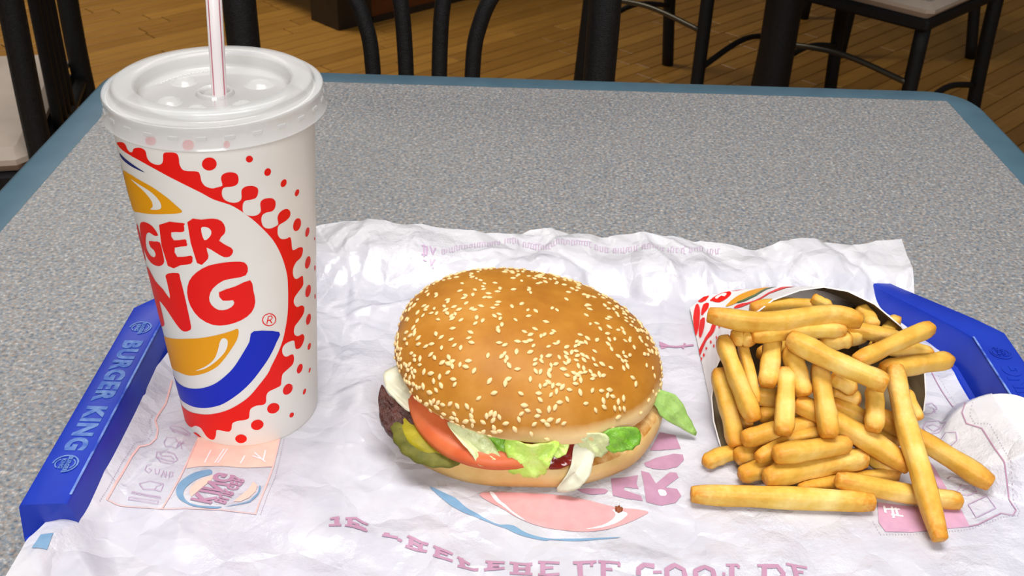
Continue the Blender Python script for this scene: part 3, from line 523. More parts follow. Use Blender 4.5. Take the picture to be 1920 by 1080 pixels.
PAPER_STROKES = [('bare', 0.7, [(-141.4, 399.4), (-142.1, 389.8)]), ('bare', 0.7, [(-133.6, 400.6), (-135.9, 390.0)]), ('bare', 0.7, [(-135.2, 400.5), (-137.2, 390.0)]), ('bare', 0.7, [(-124.1, 396.1), (-125.0, 390.5)]), ('bare', 0.7, [(-119.9, 398.7), (-113.1, 391.8)]), ('bare', 0.7, [(-120.4, 396.3), (-115.7, 394.1)]), ('bare', 0.7, [(-114.9, 400.6), (-114.5, 393.3)]), ('salmon', 0.9, [(-175.6, 453.5), (-173.6, 434.2), (-174.8, 424.5), (-174.8, 420.1), (-171.8, 414.0), (-170.6, 407.2), (-172.2, 402.6), (-176.3, 399.3), (-177.4, 391.0), (-177.7, 379.1), (-178.0, 369.1), (-178.5, 359.3)]), ('salmon', 0.5, [(-178.5, 359.3), (-168.8, 358.0), (-159.5, 357.0), (-153.0, 356.5), (-138.7, 357.1), (-126.4, 357.6), (-109.4, 354.7)]), ('salmon', 0.8, [(-150.1, 406.5), (-150.5, 387.8), (-151.0, 376.3), (-151.8, 366.6), (-153.0, 356.5)]), ('salmon', 0.8, [(-109.7, 409.5), (-108.8, 388.8), (-109.2, 372.7), (-109.6, 362.5), (-109.9, 354.7)]), ('mauveline', 0.35, [(-170.1, 362.3), (-155.9, 360.0), (-156.1, 362.1), (-170.1, 363.7), (-170.1, 362.3)]), ('mauveline', 0.35, [(-170.0, 366.6), (-155.6, 363.9), (-156.2, 365.0), (-169.7, 367.4), (-170.0, 366.6)]), ('mauveline', 0.35, [(-168.5, 373.3), (-165.4, 369.7), (-160.4, 369.9), (-157.0, 368.6), (-157.2, 373.8), (-164.1, 375.7), (-168.5, 373.3)]), ('mauveline', 0.35, [(-160.4, 369.9), (-160.0, 372.2), (-157.4, 373.8)]), ('mauveline', 0.35, [(-166.3, 386.4), (-168.9, 386.3), (-168.5, 382.4), (-166.1, 380.6), (-165.5, 382.9), (-167.0, 383.6)]), ('mauveline', 0.35, [(-164.3, 384.1), (-163.2, 381.1), (-161.7, 380.4), (-162.0, 384.2)]), ('mauveline', 0.35, [(-160.0, 379.0), (-159.9, 383.2), (-157.9, 379.0)]), ('mauveline', 0.35, [(-158.5, 382.8), (-157.6, 378.7)]), ('mauveline', 0.35, [(-156.8, 382.5), (-156.1, 378.0), (-154.6, 379.9), (-155.6, 382.6), (-156.8, 382.5)]), ('mauveline', 0.35, [(-167.2, 396.7), (-166.3, 392.7), (-162.8, 388.9), (-157.4, 388.3), (-155.5, 391.6), (-158.4, 395.5), (-163.6, 396.8), (-167.2, 396.7)]), ('mauveline', 0.35, [(-165.4, 396.0), (-163.5, 392.8), (-159.5, 393.8), (-157.3, 391.5)]), ('mauveline', 0.35, [(-165.3, 392.0), (-160.7, 390.6), (-156.8, 389.9)]), ('mauveline', 0.35, [(-165.6, 407.9), (-165.9, 404.1), (-164.2, 400.9), (-158.5, 399.5), (-158.5, 403.6), (-161.3, 407.6), (-165.6, 407.9)]), ('mauveline', 0.35, [(-158.5, 403.6), (-155.3, 403.7)]), ('mauveline', 0.35, [(-158.2, 400.3), (-156.3, 405.4)]), ('mauveline', 0.35, [(-158.4, 405.3), (-155.8, 399.6)]), ('mauveline', 0.35, [(-166.3, 415.9), (-163.2, 412.6), (-154.8, 409.6), (-154.7, 411.3), (-160.9, 416.2), (-165.6, 417.2), (-166.3, 415.9)]), ('mauveline', 0.35, [(-164.9, 414.7), (-155.6, 410.8)]), ('mauve', 1.6, [(90.3, 500.6), (100.1, 500.0), (110.3, 502.6)]), ('mauve', 1.3, [(103.6, 498.6), (105.5, 504.0)]), ('mauve', 2.2, [(-73.0, 354.6), (-72.0, 349.8)]), ('mauve', 2.2, [(-67.1, 355.3), (-66.4, 350.0)]), ('mauve', 2.2, [(-64.3, 351.0), (-59.2, 347.7)]), ('mauve', 2.2, [(-37.8, 343.3), (-38.0, 338.7)]), ('mauve', 2.2, [(-33.5, 339.7), (-33.5, 335.9)]), ('mauve', 2.2, [(-25.7, 337.9), (-25.6, 332.5)]), ('mauve', 2.2, [(-15.3, 332.9), (-14.1, 327.6)]), ('mauve', 2.2, [(-2.4, 330.5), (-2.3, 326.4)]), ('mauve', 2.2, [(8.8, 330.5), (8.9, 324.9)]), ('mauve', 2.2, [(14.3, 330.7), (14.0, 324.6)]), ('mauve', 2.2, [(20.7, 331.7), (20.6, 324.9)]), ('mauve', 2.2, [(36.9, 331.5), (36.8, 324.4)]), ('mauve', 1.3, [(-75.7, 353.2), (-71.8, 355.1)]), ('mauve', 1.3, [(-75.6, 348.8), (-70.1, 349.9)]), ('mauve', 1.3, [(-69.0, 354.8), (-64.4, 356.0), (-58.5, 352.1)]), ('mauve', 1.3, [(-68.6, 350.0), (-64.8, 350.1), (-58.1, 346.9)]), ('mauve', 1.3, [(-66.1, 352.7), (-62.6, 351.9)]), ('mauve', 1.3, [(-51.1, 345.0), (-44.0, 343.1)]), ('mauve', 1.3, [(-43.9, 342.3), (-42.0, 341.1)]), ('mauve', 1.3, [(-50.5, 345.9), (-48.0, 345.5)]), ('mauve', 1.3, [(-39.8, 344.1), (-30.1, 339.0)]), ('mauve', 1.3, [(-40.2, 338.6), (-30.4, 335.2)]), ('mauve', 1.3, [(-37.6, 340.8), (-33.1, 338.4)]), ('mauve', 1.3, [(-27.8, 338.2), (-19.0, 334.4)]), ('mauve', 1.3, [(-27.5, 332.8), (-18.8, 330.3)]), ('mauve', 1.3, [(-25.5, 335.4), (-21.1, 333.5)]), ('mauve', 1.3, [(-16.8, 333.2), (-11.2, 329.8)]), ('mauve', 1.3, [(-16.5, 327.9), (-7.4, 326.7)]), ('mauve', 1.3, [(-4.5, 330.8), (4.0, 330.3)]), ('mauve', 1.3, [(-5.0, 326.1), (4.0, 327.1)]), ('mauve', 1.3, [(-2.3, 328.5), (1.6, 328.6)]), ('mauve', 1.3, [(6.1, 330.4), (16.1, 330.8)]), ('mauve', 1.3, [(6.2, 324.4), (16.1, 324.7)]), ('mauve', 1.3, [(8.9, 327.3), (14.3, 327.9)]), ('mauve', 1.3, [(18.6, 331.7), (28.0, 331.2)]), ('mauve', 1.3, [(18.5, 324.8), (27.8, 325.1)]), ('mauve', 1.3, [(20.7, 328.5), (25.2, 328.7)]), ('mauve', 1.3, [(33.8, 331.4), (44.2, 331.8)]), ('mauve', 2.2, [(36.6, 331.4), (36.9, 323.1)]), ('mauve', 2.2, [(47.1, 331.4), (46.6, 323.4)]), ('mauve', 2.2, [(103.7, 332.1), (102.6, 325.4)]), ('mauve', 2.2, [(118.1, 332.7), (116.8, 325.9)]), ('mauve', 2.2, [(131.0, 333.6), (131.2, 325.6)]), ('mauve', 2.2, [(62.1, 325.6), (62.4, 329.0), (65.1, 331.2), (69.5, 330.5)]), ('mauve', 2.2, [(74.5, 324.4), (74.8, 329.4), (78.6, 332.1), (82.4, 330.1), (82.7, 324.7)]), ('mauve', 2.2, [(87.1, 324.9), (87.5, 329.9), (91.9, 331.9), (95.0, 329.7), (95.0, 325.1)]), ('mauve', 2.2, [(118.0, 332.2), (123.8, 332.5), (125.6, 328.7), (124.5, 325.4)]), ('mauve', 1.3, [(34.1, 331.1), (43.3, 331.5)]), ('mauve', 1.3, [(33.8, 322.8), (39.4, 323.0)]), ('mauve', 1.3, [(42.0, 331.2), (41.9, 329.1)]), ('mauve', 1.3, [(44.9, 331.7), (54.4, 331.6)]), ('mauve', 1.3, [(46.8, 327.6), (50.9, 327.7)]), ('mauve', 1.3, [(54.1, 331.6), (53.9, 329.5)]), ('mauve', 1.3, [(68.6, 327.5), (72.4, 327.7)]), ('mauve', 1.3, [(101.2, 332.2), (106.6, 332.4)]), ('mauve', 1.3, [(99.6, 328.2), (99.3, 326.5)]), ('mauve', 1.3, [(106.6, 332.4), (106.3, 330.6)]), ('mauve', 1.3, [(114.9, 332.4), (118.7, 332.5)]), ('mauve', 1.3, [(127.9, 333.9), (136.8, 332.1)]), ('mauve', 1.3, [(130.8, 329.8), (134.6, 329.5)]), ('mauveline', 0.45, [(-39.7, 580.8), (-39.2, 575.8)]), ('mauveline', 0.4, [(-39.7, 580.8), (-38.4, 580.9)]), ('mauveline', 0.4, [(-39.3, 575.8), (-38.0, 575.8)]), ('mauveline', 0.45, [(-38.1, 581.8), (-37.6, 576.5)]), ('mauveline', 0.45, [(-36.6, 582.2), (-36.5, 577.8)]), ('mauveline', 0.45, [(-35.1, 583.1), (-34.7, 578.8)]), ('mauveline', 0.4, [(-34.8, 578.8), (-33.5, 578.8)]), ('mauveline', 0.45, [(-33.6, 584.7), (-33.1, 579.0)]), ('mauveline', 0.4, [(-33.2, 579.0), (-31.9, 579.1)]), ('mauveline', 0.45, [(-32.0, 586.1), (-31.7, 579.5)]), ('mauveline', 0.4, [(-32.0, 586.1), (-30.7, 586.1)]), ('mauveline', 0.45, [(-30.5, 586.6), (-30.3, 580.8)]), ('mauveline', 0.4, [(-30.2, 580.8), (-28.9, 580.9)]), ('mauveline', 0.45, [(-28.9, 587.5), (-28.7, 581.5)]), ('mauveline', 0.4, [(-28.9, 587.5), (-27.6, 587.5)]), ('mauveline', 0.45, [(-27.3, 587.7), (-27.3, 582.7)]), ('mauveline', 0.4, [(-27.1, 582.7), (-25.8, 582.8)]), ('mauveline', 0.45, [(-25.7, 588.4), (-25.4, 583.5)]), ('mauveline', 0.4, [(-25.7, 588.4), (-24.4, 588.5)]), ('mauveline', 0.4, [(-25.5, 583.5), (-24.2, 583.6)]), ('mauveline', 0.45, [(-24.1, 588.8), (-23.8, 584.6)]), ('mauveline', 0.45, [(-22.5, 589.5), (-22.4, 585.4)]), ('mauveline', 0.4, [(-22.5, 589.5), (-21.2, 589.6)]), ('mauveline', 0.4, [(-22.4, 585.4), (-21.1, 585.5)]), ('mauveline', 0.45, [(-21.0, 590.6), (-20.9, 585.8)]), ('mauveline', 0.45, [(-19.4, 591.7), (-19.3, 585.9)]), ('mauveline', 0.4, [(-19.2, 585.9), (-17.9, 586.0)]), ('mauveline', 0.45, [(-17.7, 591.3), (-17.4, 586.1)]), ('mauveline', 0.4, [(-17.7, 591.3), (-16.4, 591.4)]), ('mauveline', 0.4, [(-17.5, 586.1), (-16.2, 586.2)]), ('mauveline', 0.45, [(-16.1, 591.7), (-15.9, 585.5)]), ('mauveline', 0.4, [(-16.1, 591.7), (-14.8, 591.8)]), ('mauveline', 0.45, [(-14.4, 591.4), (-14.2, 585.5)]), ('mauveline', 0.4, [(-14.4, 591.4), (-13.1, 591.5)]), ('mauveline', 0.45, [(-12.7, 590.8), (-12.5, 585.9)]), ('mauveline', 0.45, [(-11.1, 591.0), (-10.9, 585.5)]), ('mauveline', 0.4, [(-11.1, 591.0), (-9.8, 591.1)]), ('mauveline', 0.4, [(-10.9, 585.5), (-9.6, 585.6)]), ('mauveline', 0.45, [(-9.5, 591.6), (-9.2, 586.8)]), ('mauveline', 0.4, [(-9.5, 591.6), (-8.2, 591.7)]), ('mauveline', 0.45, [(-8.0, 593.3), (-8.1, 587.4)]), ('mauveline', 0.4, [(-8.0, 593.3), (-6.7, 593.4)]), ('mauveline', 0.45, [(-6.5, 594.8), (-6.5, 588.3)]), ('mauveline', 0.4, [(-6.5, 594.8), (-5.1, 594.9)]), ('mauveline', 0.45, [(-4.9, 595.0), (-4.6, 590.4)]), ('mauveline', 0.4, [(-4.9, 595.0), (-3.6, 595.1)]), ('mauveline', 0.4, [(-4.8, 590.4), (-3.5, 590.5)]), ('mauveline', 0.45, [(-3.4, 596.9), (-3.4, 590.8)]), ('mauveline', 0.45, [(-0.0, 599.3), (0.0, 593.4)]), ('mauveline', 0.45, [(1.6, 599.7), (1.8, 594.4)]), ('mauveline', 0.4, [(1.6, 599.7), (3.0, 599.8)]), ('mauveline', 0.45, [(3.3, 600.1), (3.3, 594.7)]), ('mauveline', 0.4, [(3.3, 600.1), (4.6, 600.2)]), ('mauveline', 0.45, [(4.9, 601.1), (5.1, 594.5)]), ('mauveline', 0.4, [(4.9, 601.1), (6.3, 601.1)]), ('mauveline', 0.4, [(5.0, 594.5), (6.3, 594.6)]), ('mauveline', 0.45, [(6.6, 600.9), (6.8, 595.3)]), ('mauveline', 0.45, [(8.3, 600.6), (8.5, 596.0)]), ('mauveline', 0.4, [(8.3, 596.0), (9.6, 596.0)]), ('mauveline', 0.45, [(11.8, 600.1), (11.8, 594.5)]), ('mauveline', 0.4, [(11.8, 600.1), (13.2, 600.2)]), ('mauveline', 0.45, [(13.5, 599.3), (13.4, 594.4)]), ('mauveline', 0.4, [(13.5, 594.4), (14.8, 594.5)]), ('mauveline', 0.45, [(15.1, 598.7), (15.0, 594.0)]), ('mauveline', 0.4, [(15.1, 598.7), (16.4, 598.8)]), ('mauveline', 0.45, [(16.8, 598.1), (16.6, 593.7)]), ('mauveline', 0.4, [(16.8, 598.1), (18.1, 598.2)]), ('mauveline', 0.4, [(16.7, 593.7), (18.1, 593.8)]), ('mauveline', 0.45, [(18.4, 597.5), (18.3, 593.3)]), ('mauveline', 0.4, [(18.4, 597.5), (19.7, 597.6)]), ('mauveline', 0.4, [(18.4, 593.3), (19.7, 593.4)]), ('mauveline', 0.45, [(20.0, 598.0), (19.9, 591.5)]), ('mauveline', 0.4, [(20.0, 598.0), (21.4, 598.1)]), ('mauveline', 0.45, [(21.7, 597.5), (21.6, 590.8)]), ('mauveline', 0.4, [(21.7, 597.5), (23.0, 597.5)]), ('mauveline', 0.45, [(23.3, 595.7), (23.4, 591.3)]), ('mauveline', 0.4, [(23.3, 595.7), (24.6, 595.8)]), ('mauveline', 0.45, [(24.9, 596.0), (25.0, 589.7)]), ('mauveline', 0.45, [(26.5, 594.9), (26.3, 589.6)]), ('mauveline', 0.4, [(26.5, 594.9), (27.8, 595.0)]), ('mauveline', 0.4, [(26.4, 589.6), (27.7, 589.6)]), ('mauveline', 0.45, [(28.1, 595.0), (28.1, 588.6)]), ('mauveline', 0.4, [(28.1, 595.0), (29.5, 595.1)]), ('mauveline', 0.4, [(28.0, 588.6), (29.3, 588.7)]), ('mauveline', 0.45, [(29.7, 594.7), (29.8, 590.5)]), ('mauveline', 0.4, [(29.6, 590.5), (31.0, 590.5)]), ('mauveline', 0.45, [(31.4, 595.9), (31.2, 590.9)]), ('mauveline', 0.4, [(31.3, 590.9), (32.6, 591.0)]), ('mauveline', 0.45, [(33.1, 597.1), (33.1, 591.3)]), ('mauveline', 0.4, [(33.1, 597.1), (34.4, 597.2)]), ('mauveline', 0.45, [(34.7, 598.3), (34.6, 591.8)]), ('mauveline', 0.45, [(36.4, 599.0), (36.1, 592.2)]), ('mauveline', 0.4, [(36.4, 599.0), (37.7, 599.1)]), ('mauveline', 0.45, [(38.1, 599.0), (37.8, 592.3)]), ('mauveline', 0.4, [(37.9, 592.3), (39.2, 592.4)]), ('mauveline', 0.45, [(39.7, 598.1), (39.7, 593.4)]), ('mauveline', 0.4, [(39.7, 598.1), (41.1, 598.2)]), ('mauveline', 0.45, [(41.4, 598.2), (41.3, 593.5)]), ('mauveline', 0.45, [(43.1, 598.9), (42.8, 593.1)]), ('mauveline', 0.4, [(43.1, 598.9), (44.4, 598.9)]), ('mauveline', 0.4, [(42.9, 593.1), (44.2, 593.2)]), ('mauveline', 0.45, [(44.7, 598.3), (44.7, 593.9)]), ('mauveline', 0.4, [(44.7, 598.3), (46.1, 598.3)]), ('mauveline', 0.4, [(44.6, 593.9), (45.9, 594.0)]), ('mauveline', 0.45, [(46.4, 598.8), (46.4, 593.6)]), ('mauveline', 0.4, [(46.4, 598.8), (47.8, 598.9)]), ('mauveline', 0.45, [(48.1, 598.6), (48.0, 593.6)]), ('mauveline', 0.4, [(48.1, 598.6), (49.4, 598.7)]), ('mauveline', 0.45, [(49.7, 598.1), (49.3, 593.7)]), ('mauveline', 0.4, [(49.7, 598.1), (51.1, 598.2)]), ('mauveline', 0.45, [(51.4, 598.2), (51.1, 593.3)]), ('mauveline', 0.4, [(51.4, 598.2), (52.7, 598.3)]), ('mauveline', 0.4, [(51.2, 593.3), (52.5, 593.3)]), ('mauveline', 0.45, [(53.1, 598.3), (52.9, 592.8)]), ('mauveline', 0.4, [(53.1, 598.3), (54.4, 598.4)]), ('mauveline', 0.45, [(54.7, 598.1), (54.4, 592.7)]), ('mauveline', 0.4, [(54.7, 598.1), (56.1, 598.2)]), ('mauveline', 0.4, [(54.4, 592.7), (55.8, 592.8)]), ('mauveline', 0.45, [(58.3, 597.5), (57.8, 592.6)]), ('mauveline', 0.4, [(58.3, 597.5), (59.6, 597.6)]), ('mauveline', 0.4, [(58.0, 592.6), (59.3, 592.7)]), ('mauveline', 0.45, [(59.9, 597.1), (59.9, 592.8)]), ('mauveline', 0.45, [(61.6, 597.7), (61.3, 591.9)]), ('mauveline', 0.4, [(61.2, 591.9), (62.6, 592.0)]), ('mauveline', 0.45, [(63.3, 597.5), (63.0, 591.8)]), ('mauveline', 0.45, [(64.9, 597.4), (64.4, 591.7)]), ('mauveline', 0.4, [(64.9, 597.4), (66.3, 597.4)]), ('mauveline', 0.4, [(64.5, 591.7), (65.9, 591.8)]), ('mauveline', 0.45, [(66.6, 597.1), (66.1, 591.7)]), ('mauveline', 0.4, [(66.6, 597.1), (67.9, 597.1)]), ('mauveline', 0.4, [(66.2, 591.7), (67.5, 591.8)]), ('mauveline', 0.45, [(70.1, 596.5), (69.8, 591.7)]), ('mauveline', 0.4, [(70.1, 596.5), (71.4, 596.6)]), ('mauveline', 0.4, [(69.7, 591.7), (71.1, 591.8)]), ('mauveline', 0.45, [(71.8, 596.9), (71.5, 591.3)]), ('mauveline', 0.45, [(73.4, 596.3), (73.0, 591.8)]), ('mauveline', 0.45, [(75.1, 596.2), (74.8, 591.8)]), ('mauveline', 0.4, [(74.7, 591.8), (76.0, 591.9)]), ('mauveline', 0.45, [(76.8, 596.9), (76.5, 591.1)]), ('mauveline', 0.4, [(76.3, 591.1), (77.6, 591.1)]), ('mauveline', 0.45, [(78.4, 596.2), (78.1, 591.7)]), ('mauveline', 0.4, [(78.4, 596.2), (79.7, 596.2)]), ('mauveline', 0.45, [(80.0, 596.0), (79.6, 591.8)]), ('mauveline', 0.4, [(80.0, 596.0), (81.4, 596.1)]), ('mauveline', 0.4, [(79.7, 591.8), (81.0, 591.8)]), ('mauveline', 0.45, [(81.7, 596.2), (81.4, 591.5)]), ('mauveline', 0.45, [(83.5, 597.0), (83.1, 590.7)]), ('mauveline', 0.4, [(82.9, 590.6), (84.2, 590.7)]), ('mauveline', 0.45, [(85.1, 596.8), (84.6, 590.8)]), ('mauveline', 0.4, [(85.1, 596.8), (86.5, 596.9)]), ('mauveline', 0.45, [(88.6, 596.2), (88.3, 591.2)]), ('mauveline', 0.4, [(88.6, 596.2), (90.0, 596.3)]), ('mauveline', 0.45, [(90.4, 596.9), (89.6, 590.5)]), ('mauveline', 0.4, [(89.7, 590.5), (91.1, 590.6)]), ('mauveline', 0.45, [(92.0, 596.8), (91.5, 590.5)]), ('mauveline', 0.4, [(92.0, 596.8), (93.4, 596.9)]), ('mauveline', 0.45, [(93.6, 596.4), (92.9, 590.9)]), ('mauveline', 0.4, [(93.6, 596.4), (95.0, 596.4)]), ('mauveline', 0.45, [(95.4, 596.7), (94.9, 590.5)]), ('mauveline', 0.45, [(96.9, 595.7), (96.6, 591.5)]), ('mauveline', 0.4, [(96.9, 595.7), (98.3, 595.8)]), ('mauveline', 0.4, [(96.5, 591.4), (97.8, 591.5)]), ('mauveline', 0.45, [(98.7, 596.6), (98.0, 590.4)]), ('mauveline', 0.45, [(100.3, 595.8), (99.6, 590.9)]), ('mauveline', 0.45, [(102.0, 596.5), (101.2, 590.0)]), ('mauveline', 0.4, [(102.0, 596.5), (103.3, 596.6)]), ('mauveline', 0.4, [(101.3, 590.0), (102.6, 590.1)]), ('mauveline', 0.45, [(105.5, 596.2), (104.6, 589.8)]), ('mauveline', 0.45, [(107.2, 596.1), (106.3, 589.7)]), ('mauveline', 0.4, [(107.2, 596.1), (108.5, 596.2)]), ('mauveline', 0.45, [(108.7, 595.0), (108.2, 590.6)]), ('mauveline', 0.45, [(110.3, 594.8), (110.0, 590.6)]), ('mauveline', 0.4, [(110.3, 594.8), (111.7, 594.9)]), ('mauveline', 0.4, [(109.8, 590.6), (111.2, 590.7)]), ('mauveline', 0.45, [(114.0, 595.3), (113.5, 591.0)]), ('mauveline', 0.4, [(114.0, 595.3), (115.3, 595.4)]), ('mauveline', 0.45, [(115.8, 596.5), (115.0, 590.5)]), ('mauveline', 0.4, [(115.8, 596.5), (117.1, 596.6)]), ('mauveline', 0.4, [(115.0, 590.5), (116.3, 590.6)]), ('mauveline', 0.45, [(119.4, 596.8), (118.8, 591.5)]), ('mauveline', 0.4, [(118.7, 591.5), (120.0, 591.6)]), ('mauveline', 0.45, [(121.1, 597.1), (120.2, 591.9)]), ('mauveline', 0.45, [(122.7, 596.9), (122.1, 592.8)]), ('mauveline', 0.4, [(122.7, 596.9), (124.1, 597.0)]), ('mauveline', 0.45, [(124.5, 597.7), (123.9, 592.6)]), ('mauveline', 0.4, [(124.5, 597.7), (125.9, 597.8)]), ('mauveline', 0.45, [(126.3, 598.6), (125.4, 592.0)]), ('mauveline', 0.4, [(126.3, 598.6), (127.7, 598.6)]), ('mauveline', 0.45, [(128.0, 598.6), (126.9, 592.1)]), ('mauveline', 0.4, [(128.0, 598.6), (129.3, 598.7)]), ('mauveline', 0.45, [(131.6, 598.5), (130.4, 592.3)]), ('mauveline', 0.4, [(130.6, 592.3), (132.0, 592.4)]), ('mauveline', 0.45, [(133.2, 598.2), (132.3, 592.7)]), ('mauveline', 0.4, [(133.2, 598.2), (134.5, 598.3)]), ('mauveline', 0.4, [(132.4, 592.7), (133.7, 592.8)]), ('mauveline', 0.45, [(134.8, 597.6), (134.1, 593.4)]), ('mauveline', 0.45, [(136.5, 598.1), (135.9, 593.1)]), ('mauveline', 0.4, [(135.7, 593.0), (137.1, 593.1)]), ('mauveline', 0.45, [(138.2, 598.4), (137.3, 592.8)]), ('mauveline', 0.4, [(138.2, 598.4), (139.6, 598.5)]), ('mauveline', 0.9, [(-52.5, 581.3), (-48.7, 581.5), (-48.7, 573.8), (-51.9, 573.7)]), ('mauveline', 0.9, [(-51.0, 582.5), (-50.2, 572.3)]), ('mauveline', 0.9, [(-47.2, 582.7), (-45.0, 574.7), (-43.8, 581.8)]), ('mauveline', 0.9, [(-50.6, 570.2), (-48.4, 569.6)]), ('mauveline', 0.9, [(-46.3, 571.1), (-45.5, 566.7), (-43.6, 571.2)]), ('mauveline', 0.9, [(-49.3, 581.5), (-48.7, 573.8)]), ('mauveline', 0.9, [(-44.9, 565.6), (-43.8, 565.6)]), ('mauve', 0.5, [(241.1, 482.0), (241.3, 464.7), (242.5, 448.8), (243.5, 442.5), (239.1, 434.6), (238.4, 426.1), (242.9, 418.8), (243.3, 403.1), (244.3, 387.4), (245.1, 372.5), (242.3, 369.0), (237.2, 370.4), (223.3, 362.3), (218.7, 360.9)]), ('mauveline', 0.4, [(223.6, 375.8), (235.0, 382.4), (236.1, 373.9), (224.2, 366.9), (223.6, 375.8)]), ('mauveline', 0.4, [(227.7, 452.4), (232.1, 454.2), (233.5, 449.6), (229.0, 444.9), (224.0, 443.9)]), ('mauveline', 0.4, [(228.6, 450.9), (231.5, 449.5), (231.2, 445.7)]), ('mauveline', 0.4, [(220.3, 432.7), (223.9, 437.9), (230.8, 439.0), (232.2, 434.6), (227.6, 429.4), (221.5, 427.7), (220.3, 432.7)]), ('mauveline', 0.4, [(222.7, 434.2), (227.0, 435.9), (229.8, 433.1), (225.0, 430.0), (222.7, 434.2)]), ('mauveline', 0.4, [(225.0, 422.9), (229.2, 425.9), (232.9, 423.2), (231.8, 417.6), (227.4, 415.3)]), ('mauveline', 0.4, [(219.8, 393.1), (221.8, 395.1), (226.2, 394.0)]), ('mauveline', 0.4, [(222.0, 385.6), (225.3, 388.9), (231.2, 388.5), (231.1, 384.7), (225.4, 382.0), (221.5, 383.1), (222.0, 385.6)]), ('mauveline', 0.4, [(224.2, 385.7), (228.1, 387.1), (230.1, 385.3)]), ('bare', 1.1, [(182.5, 373.0), (182.0, 368.2)]), ('bare', 1.1, [(186.2, 372.6), (184.7, 364.8)]), ('bare', 1.1, [(181.8, 370.6), (189.5, 370.9)]), ('bare', 1.1, [(184.2, 367.1), (189.7, 366.2)]), ('bare', 1.1, [(187.7, 372.0), (187.2, 366.1)])]
PAPER_DOTS = [(-177.0, 423.1), (-177.0, 421.4), (-177.0, 419.7), (-177.0, 418.1), (-176.5, 416.7), (-175.8, 415.4), (-175.1, 414.1), (-174.4, 412.7), (-173.7, 411.2), (-173.8, 409.7), (-174.0, 408.2), (-174.2, 406.6), (-174.4, 405.1), (-175.2, 404.3), (-176.0, 403.5), (-176.8, 402.7), (-177.6, 401.8), (-178.3, 400.9), (-178.7, 399.6), (-178.8, 398.0), (-178.9, 396.5), (-179.0, 394.9), (-179.1, 393.4), (-179.2, 391.9), (-179.3, 390.4), (-179.4, 388.8), (-179.5, 387.3), (-179.6, 385.9), (-179.7, 384.4), (-179.7, 382.9), (-179.7, 381.4), (-179.7, 379.9), (-179.7, 378.5), (-179.8, 377.0), (-179.8, 375.6), (-179.8, 374.1), (-179.8, 372.7), (-179.8, 371.3), (-179.8, 369.8), (-179.9, 368.4), (-180.0, 367.0), (-180.1, 365.7), (-180.2, 364.3), (-180.3, 362.9), (-180.5, 361.5), (-180.6, 360.2), (-180.7, 358.8), (-180.8, 357.5), (-107.5, 409.2), (-107.4, 407.6), (-107.3, 406.1), (-107.3, 404.5), (-107.2, 403.0), (-107.1, 401.5), (-107.1, 400.0), (-107.0, 398.5), (-106.9, 397.0), (-106.8, 395.5), (-106.8, 394.0), (-106.7, 392.5), (-106.7, 391.0), (-106.6, 389.6), (-106.5, 388.1), (-106.5, 386.7), (-106.4, 385.3), (-106.4, 383.8), (-106.3, 382.4), (-106.3, 381.0), (-106.4, 379.6), (-106.4, 378.3), (-106.5, 376.9), (-106.6, 375.6), (-106.7, 374.3), (-106.8, 372.9), (-106.8, 371.6), (-106.9, 370.3), (-106.9, 369.0), (-107.0, 367.6), (-107.0, 366.3), (-107.0, 365.0), (-107.1, 363.7), (-107.1, 362.4), (-107.1, 361.1), (-107.2, 359.8), (-107.3, 358.6), (-107.3, 357.3), (-107.4, 356.0), (-107.5, 354.8), (243.8, 478.7), (243.9, 476.3), (244.1, 473.9), (244.2, 471.6), (244.3, 469.3), (244.4, 467.0), (244.5, 464.7), (244.7, 462.4), (244.8, 460.2), (244.9, 458.0), (245.1, 455.8), (245.3, 453.6), (245.5, 451.5), (245.7, 449.4), (245.9, 447.3), (246.0, 445.1), (245.9, 442.8), (245.8, 440.6), (245.0, 438.5), (244.0, 436.4), (243.0, 434.3), (242.0, 432.2), (241.5, 430.0), (241.4, 427.9), (241.3, 425.8), (241.5, 424.0), (242.6, 423.1), (243.7, 422.2), (244.8, 421.3), (245.9, 420.4), (246.6, 419.1), (246.6, 417.1), (246.5, 415.0), (246.5, 413.0), (246.5, 411.0), (246.4, 409.0), (246.4, 407.1), (246.3, 405.1), (246.3, 403.1), (246.3, 401.2), (246.3, 399.3), (246.3, 397.4), (246.4, 395.5), (246.4, 393.6), (246.4, 391.8), (246.4, 389.9), (246.4, 388.1), (246.4, 386.3), (246.4, 384.4), (246.5, 382.6), (246.5, 380.8), (246.5, 379.1), (246.5, 377.3), (246.5, 375.5), (246.5, 373.8), (246.5, 372.0), (245.5, 370.4), (244.5, 369.0), (243.1, 368.9), (241.8, 368.7), (240.4, 368.5), (239.0, 368.2), (237.6, 367.9), (236.1, 367.4), (234.5, 366.7), (232.9, 365.9), (231.3, 365.2), (229.7, 364.5), (228.1, 363.8), (226.5, 363.0), (224.9, 362.3), (223.3, 361.6), (221.8, 360.9), (220.2, 360.2), (218.6, 359.5), (217.1, 359.0), (215.7, 358.7), (214.2, 358.5), (212.7, 358.2), (211.2, 357.9), (209.8, 357.6), (208.3, 357.3), (206.8, 357.1), (205.4, 356.8), (203.9, 356.5), (202.5, 356.3), (201.0, 356.1), (199.6, 355.9), (198.2, 355.7), (196.7, 355.5), (195.3, 355.4), (193.9, 355.2), (192.4, 355.0), (191.0, 354.8), (189.6, 354.7), (188.2, 354.7), (186.8, 354.6), (185.4, 354.5), (184.0, 354.5), (182.6, 354.4), (181.3, 354.4), (179.9, 354.3), (178.5, 354.3), (177.1, 354.2), (175.7, 354.2), (175.3, 355.5), (175.0, 357.1), (174.8, 358.8), (174.6, 360.4), (174.4, 362.1)]
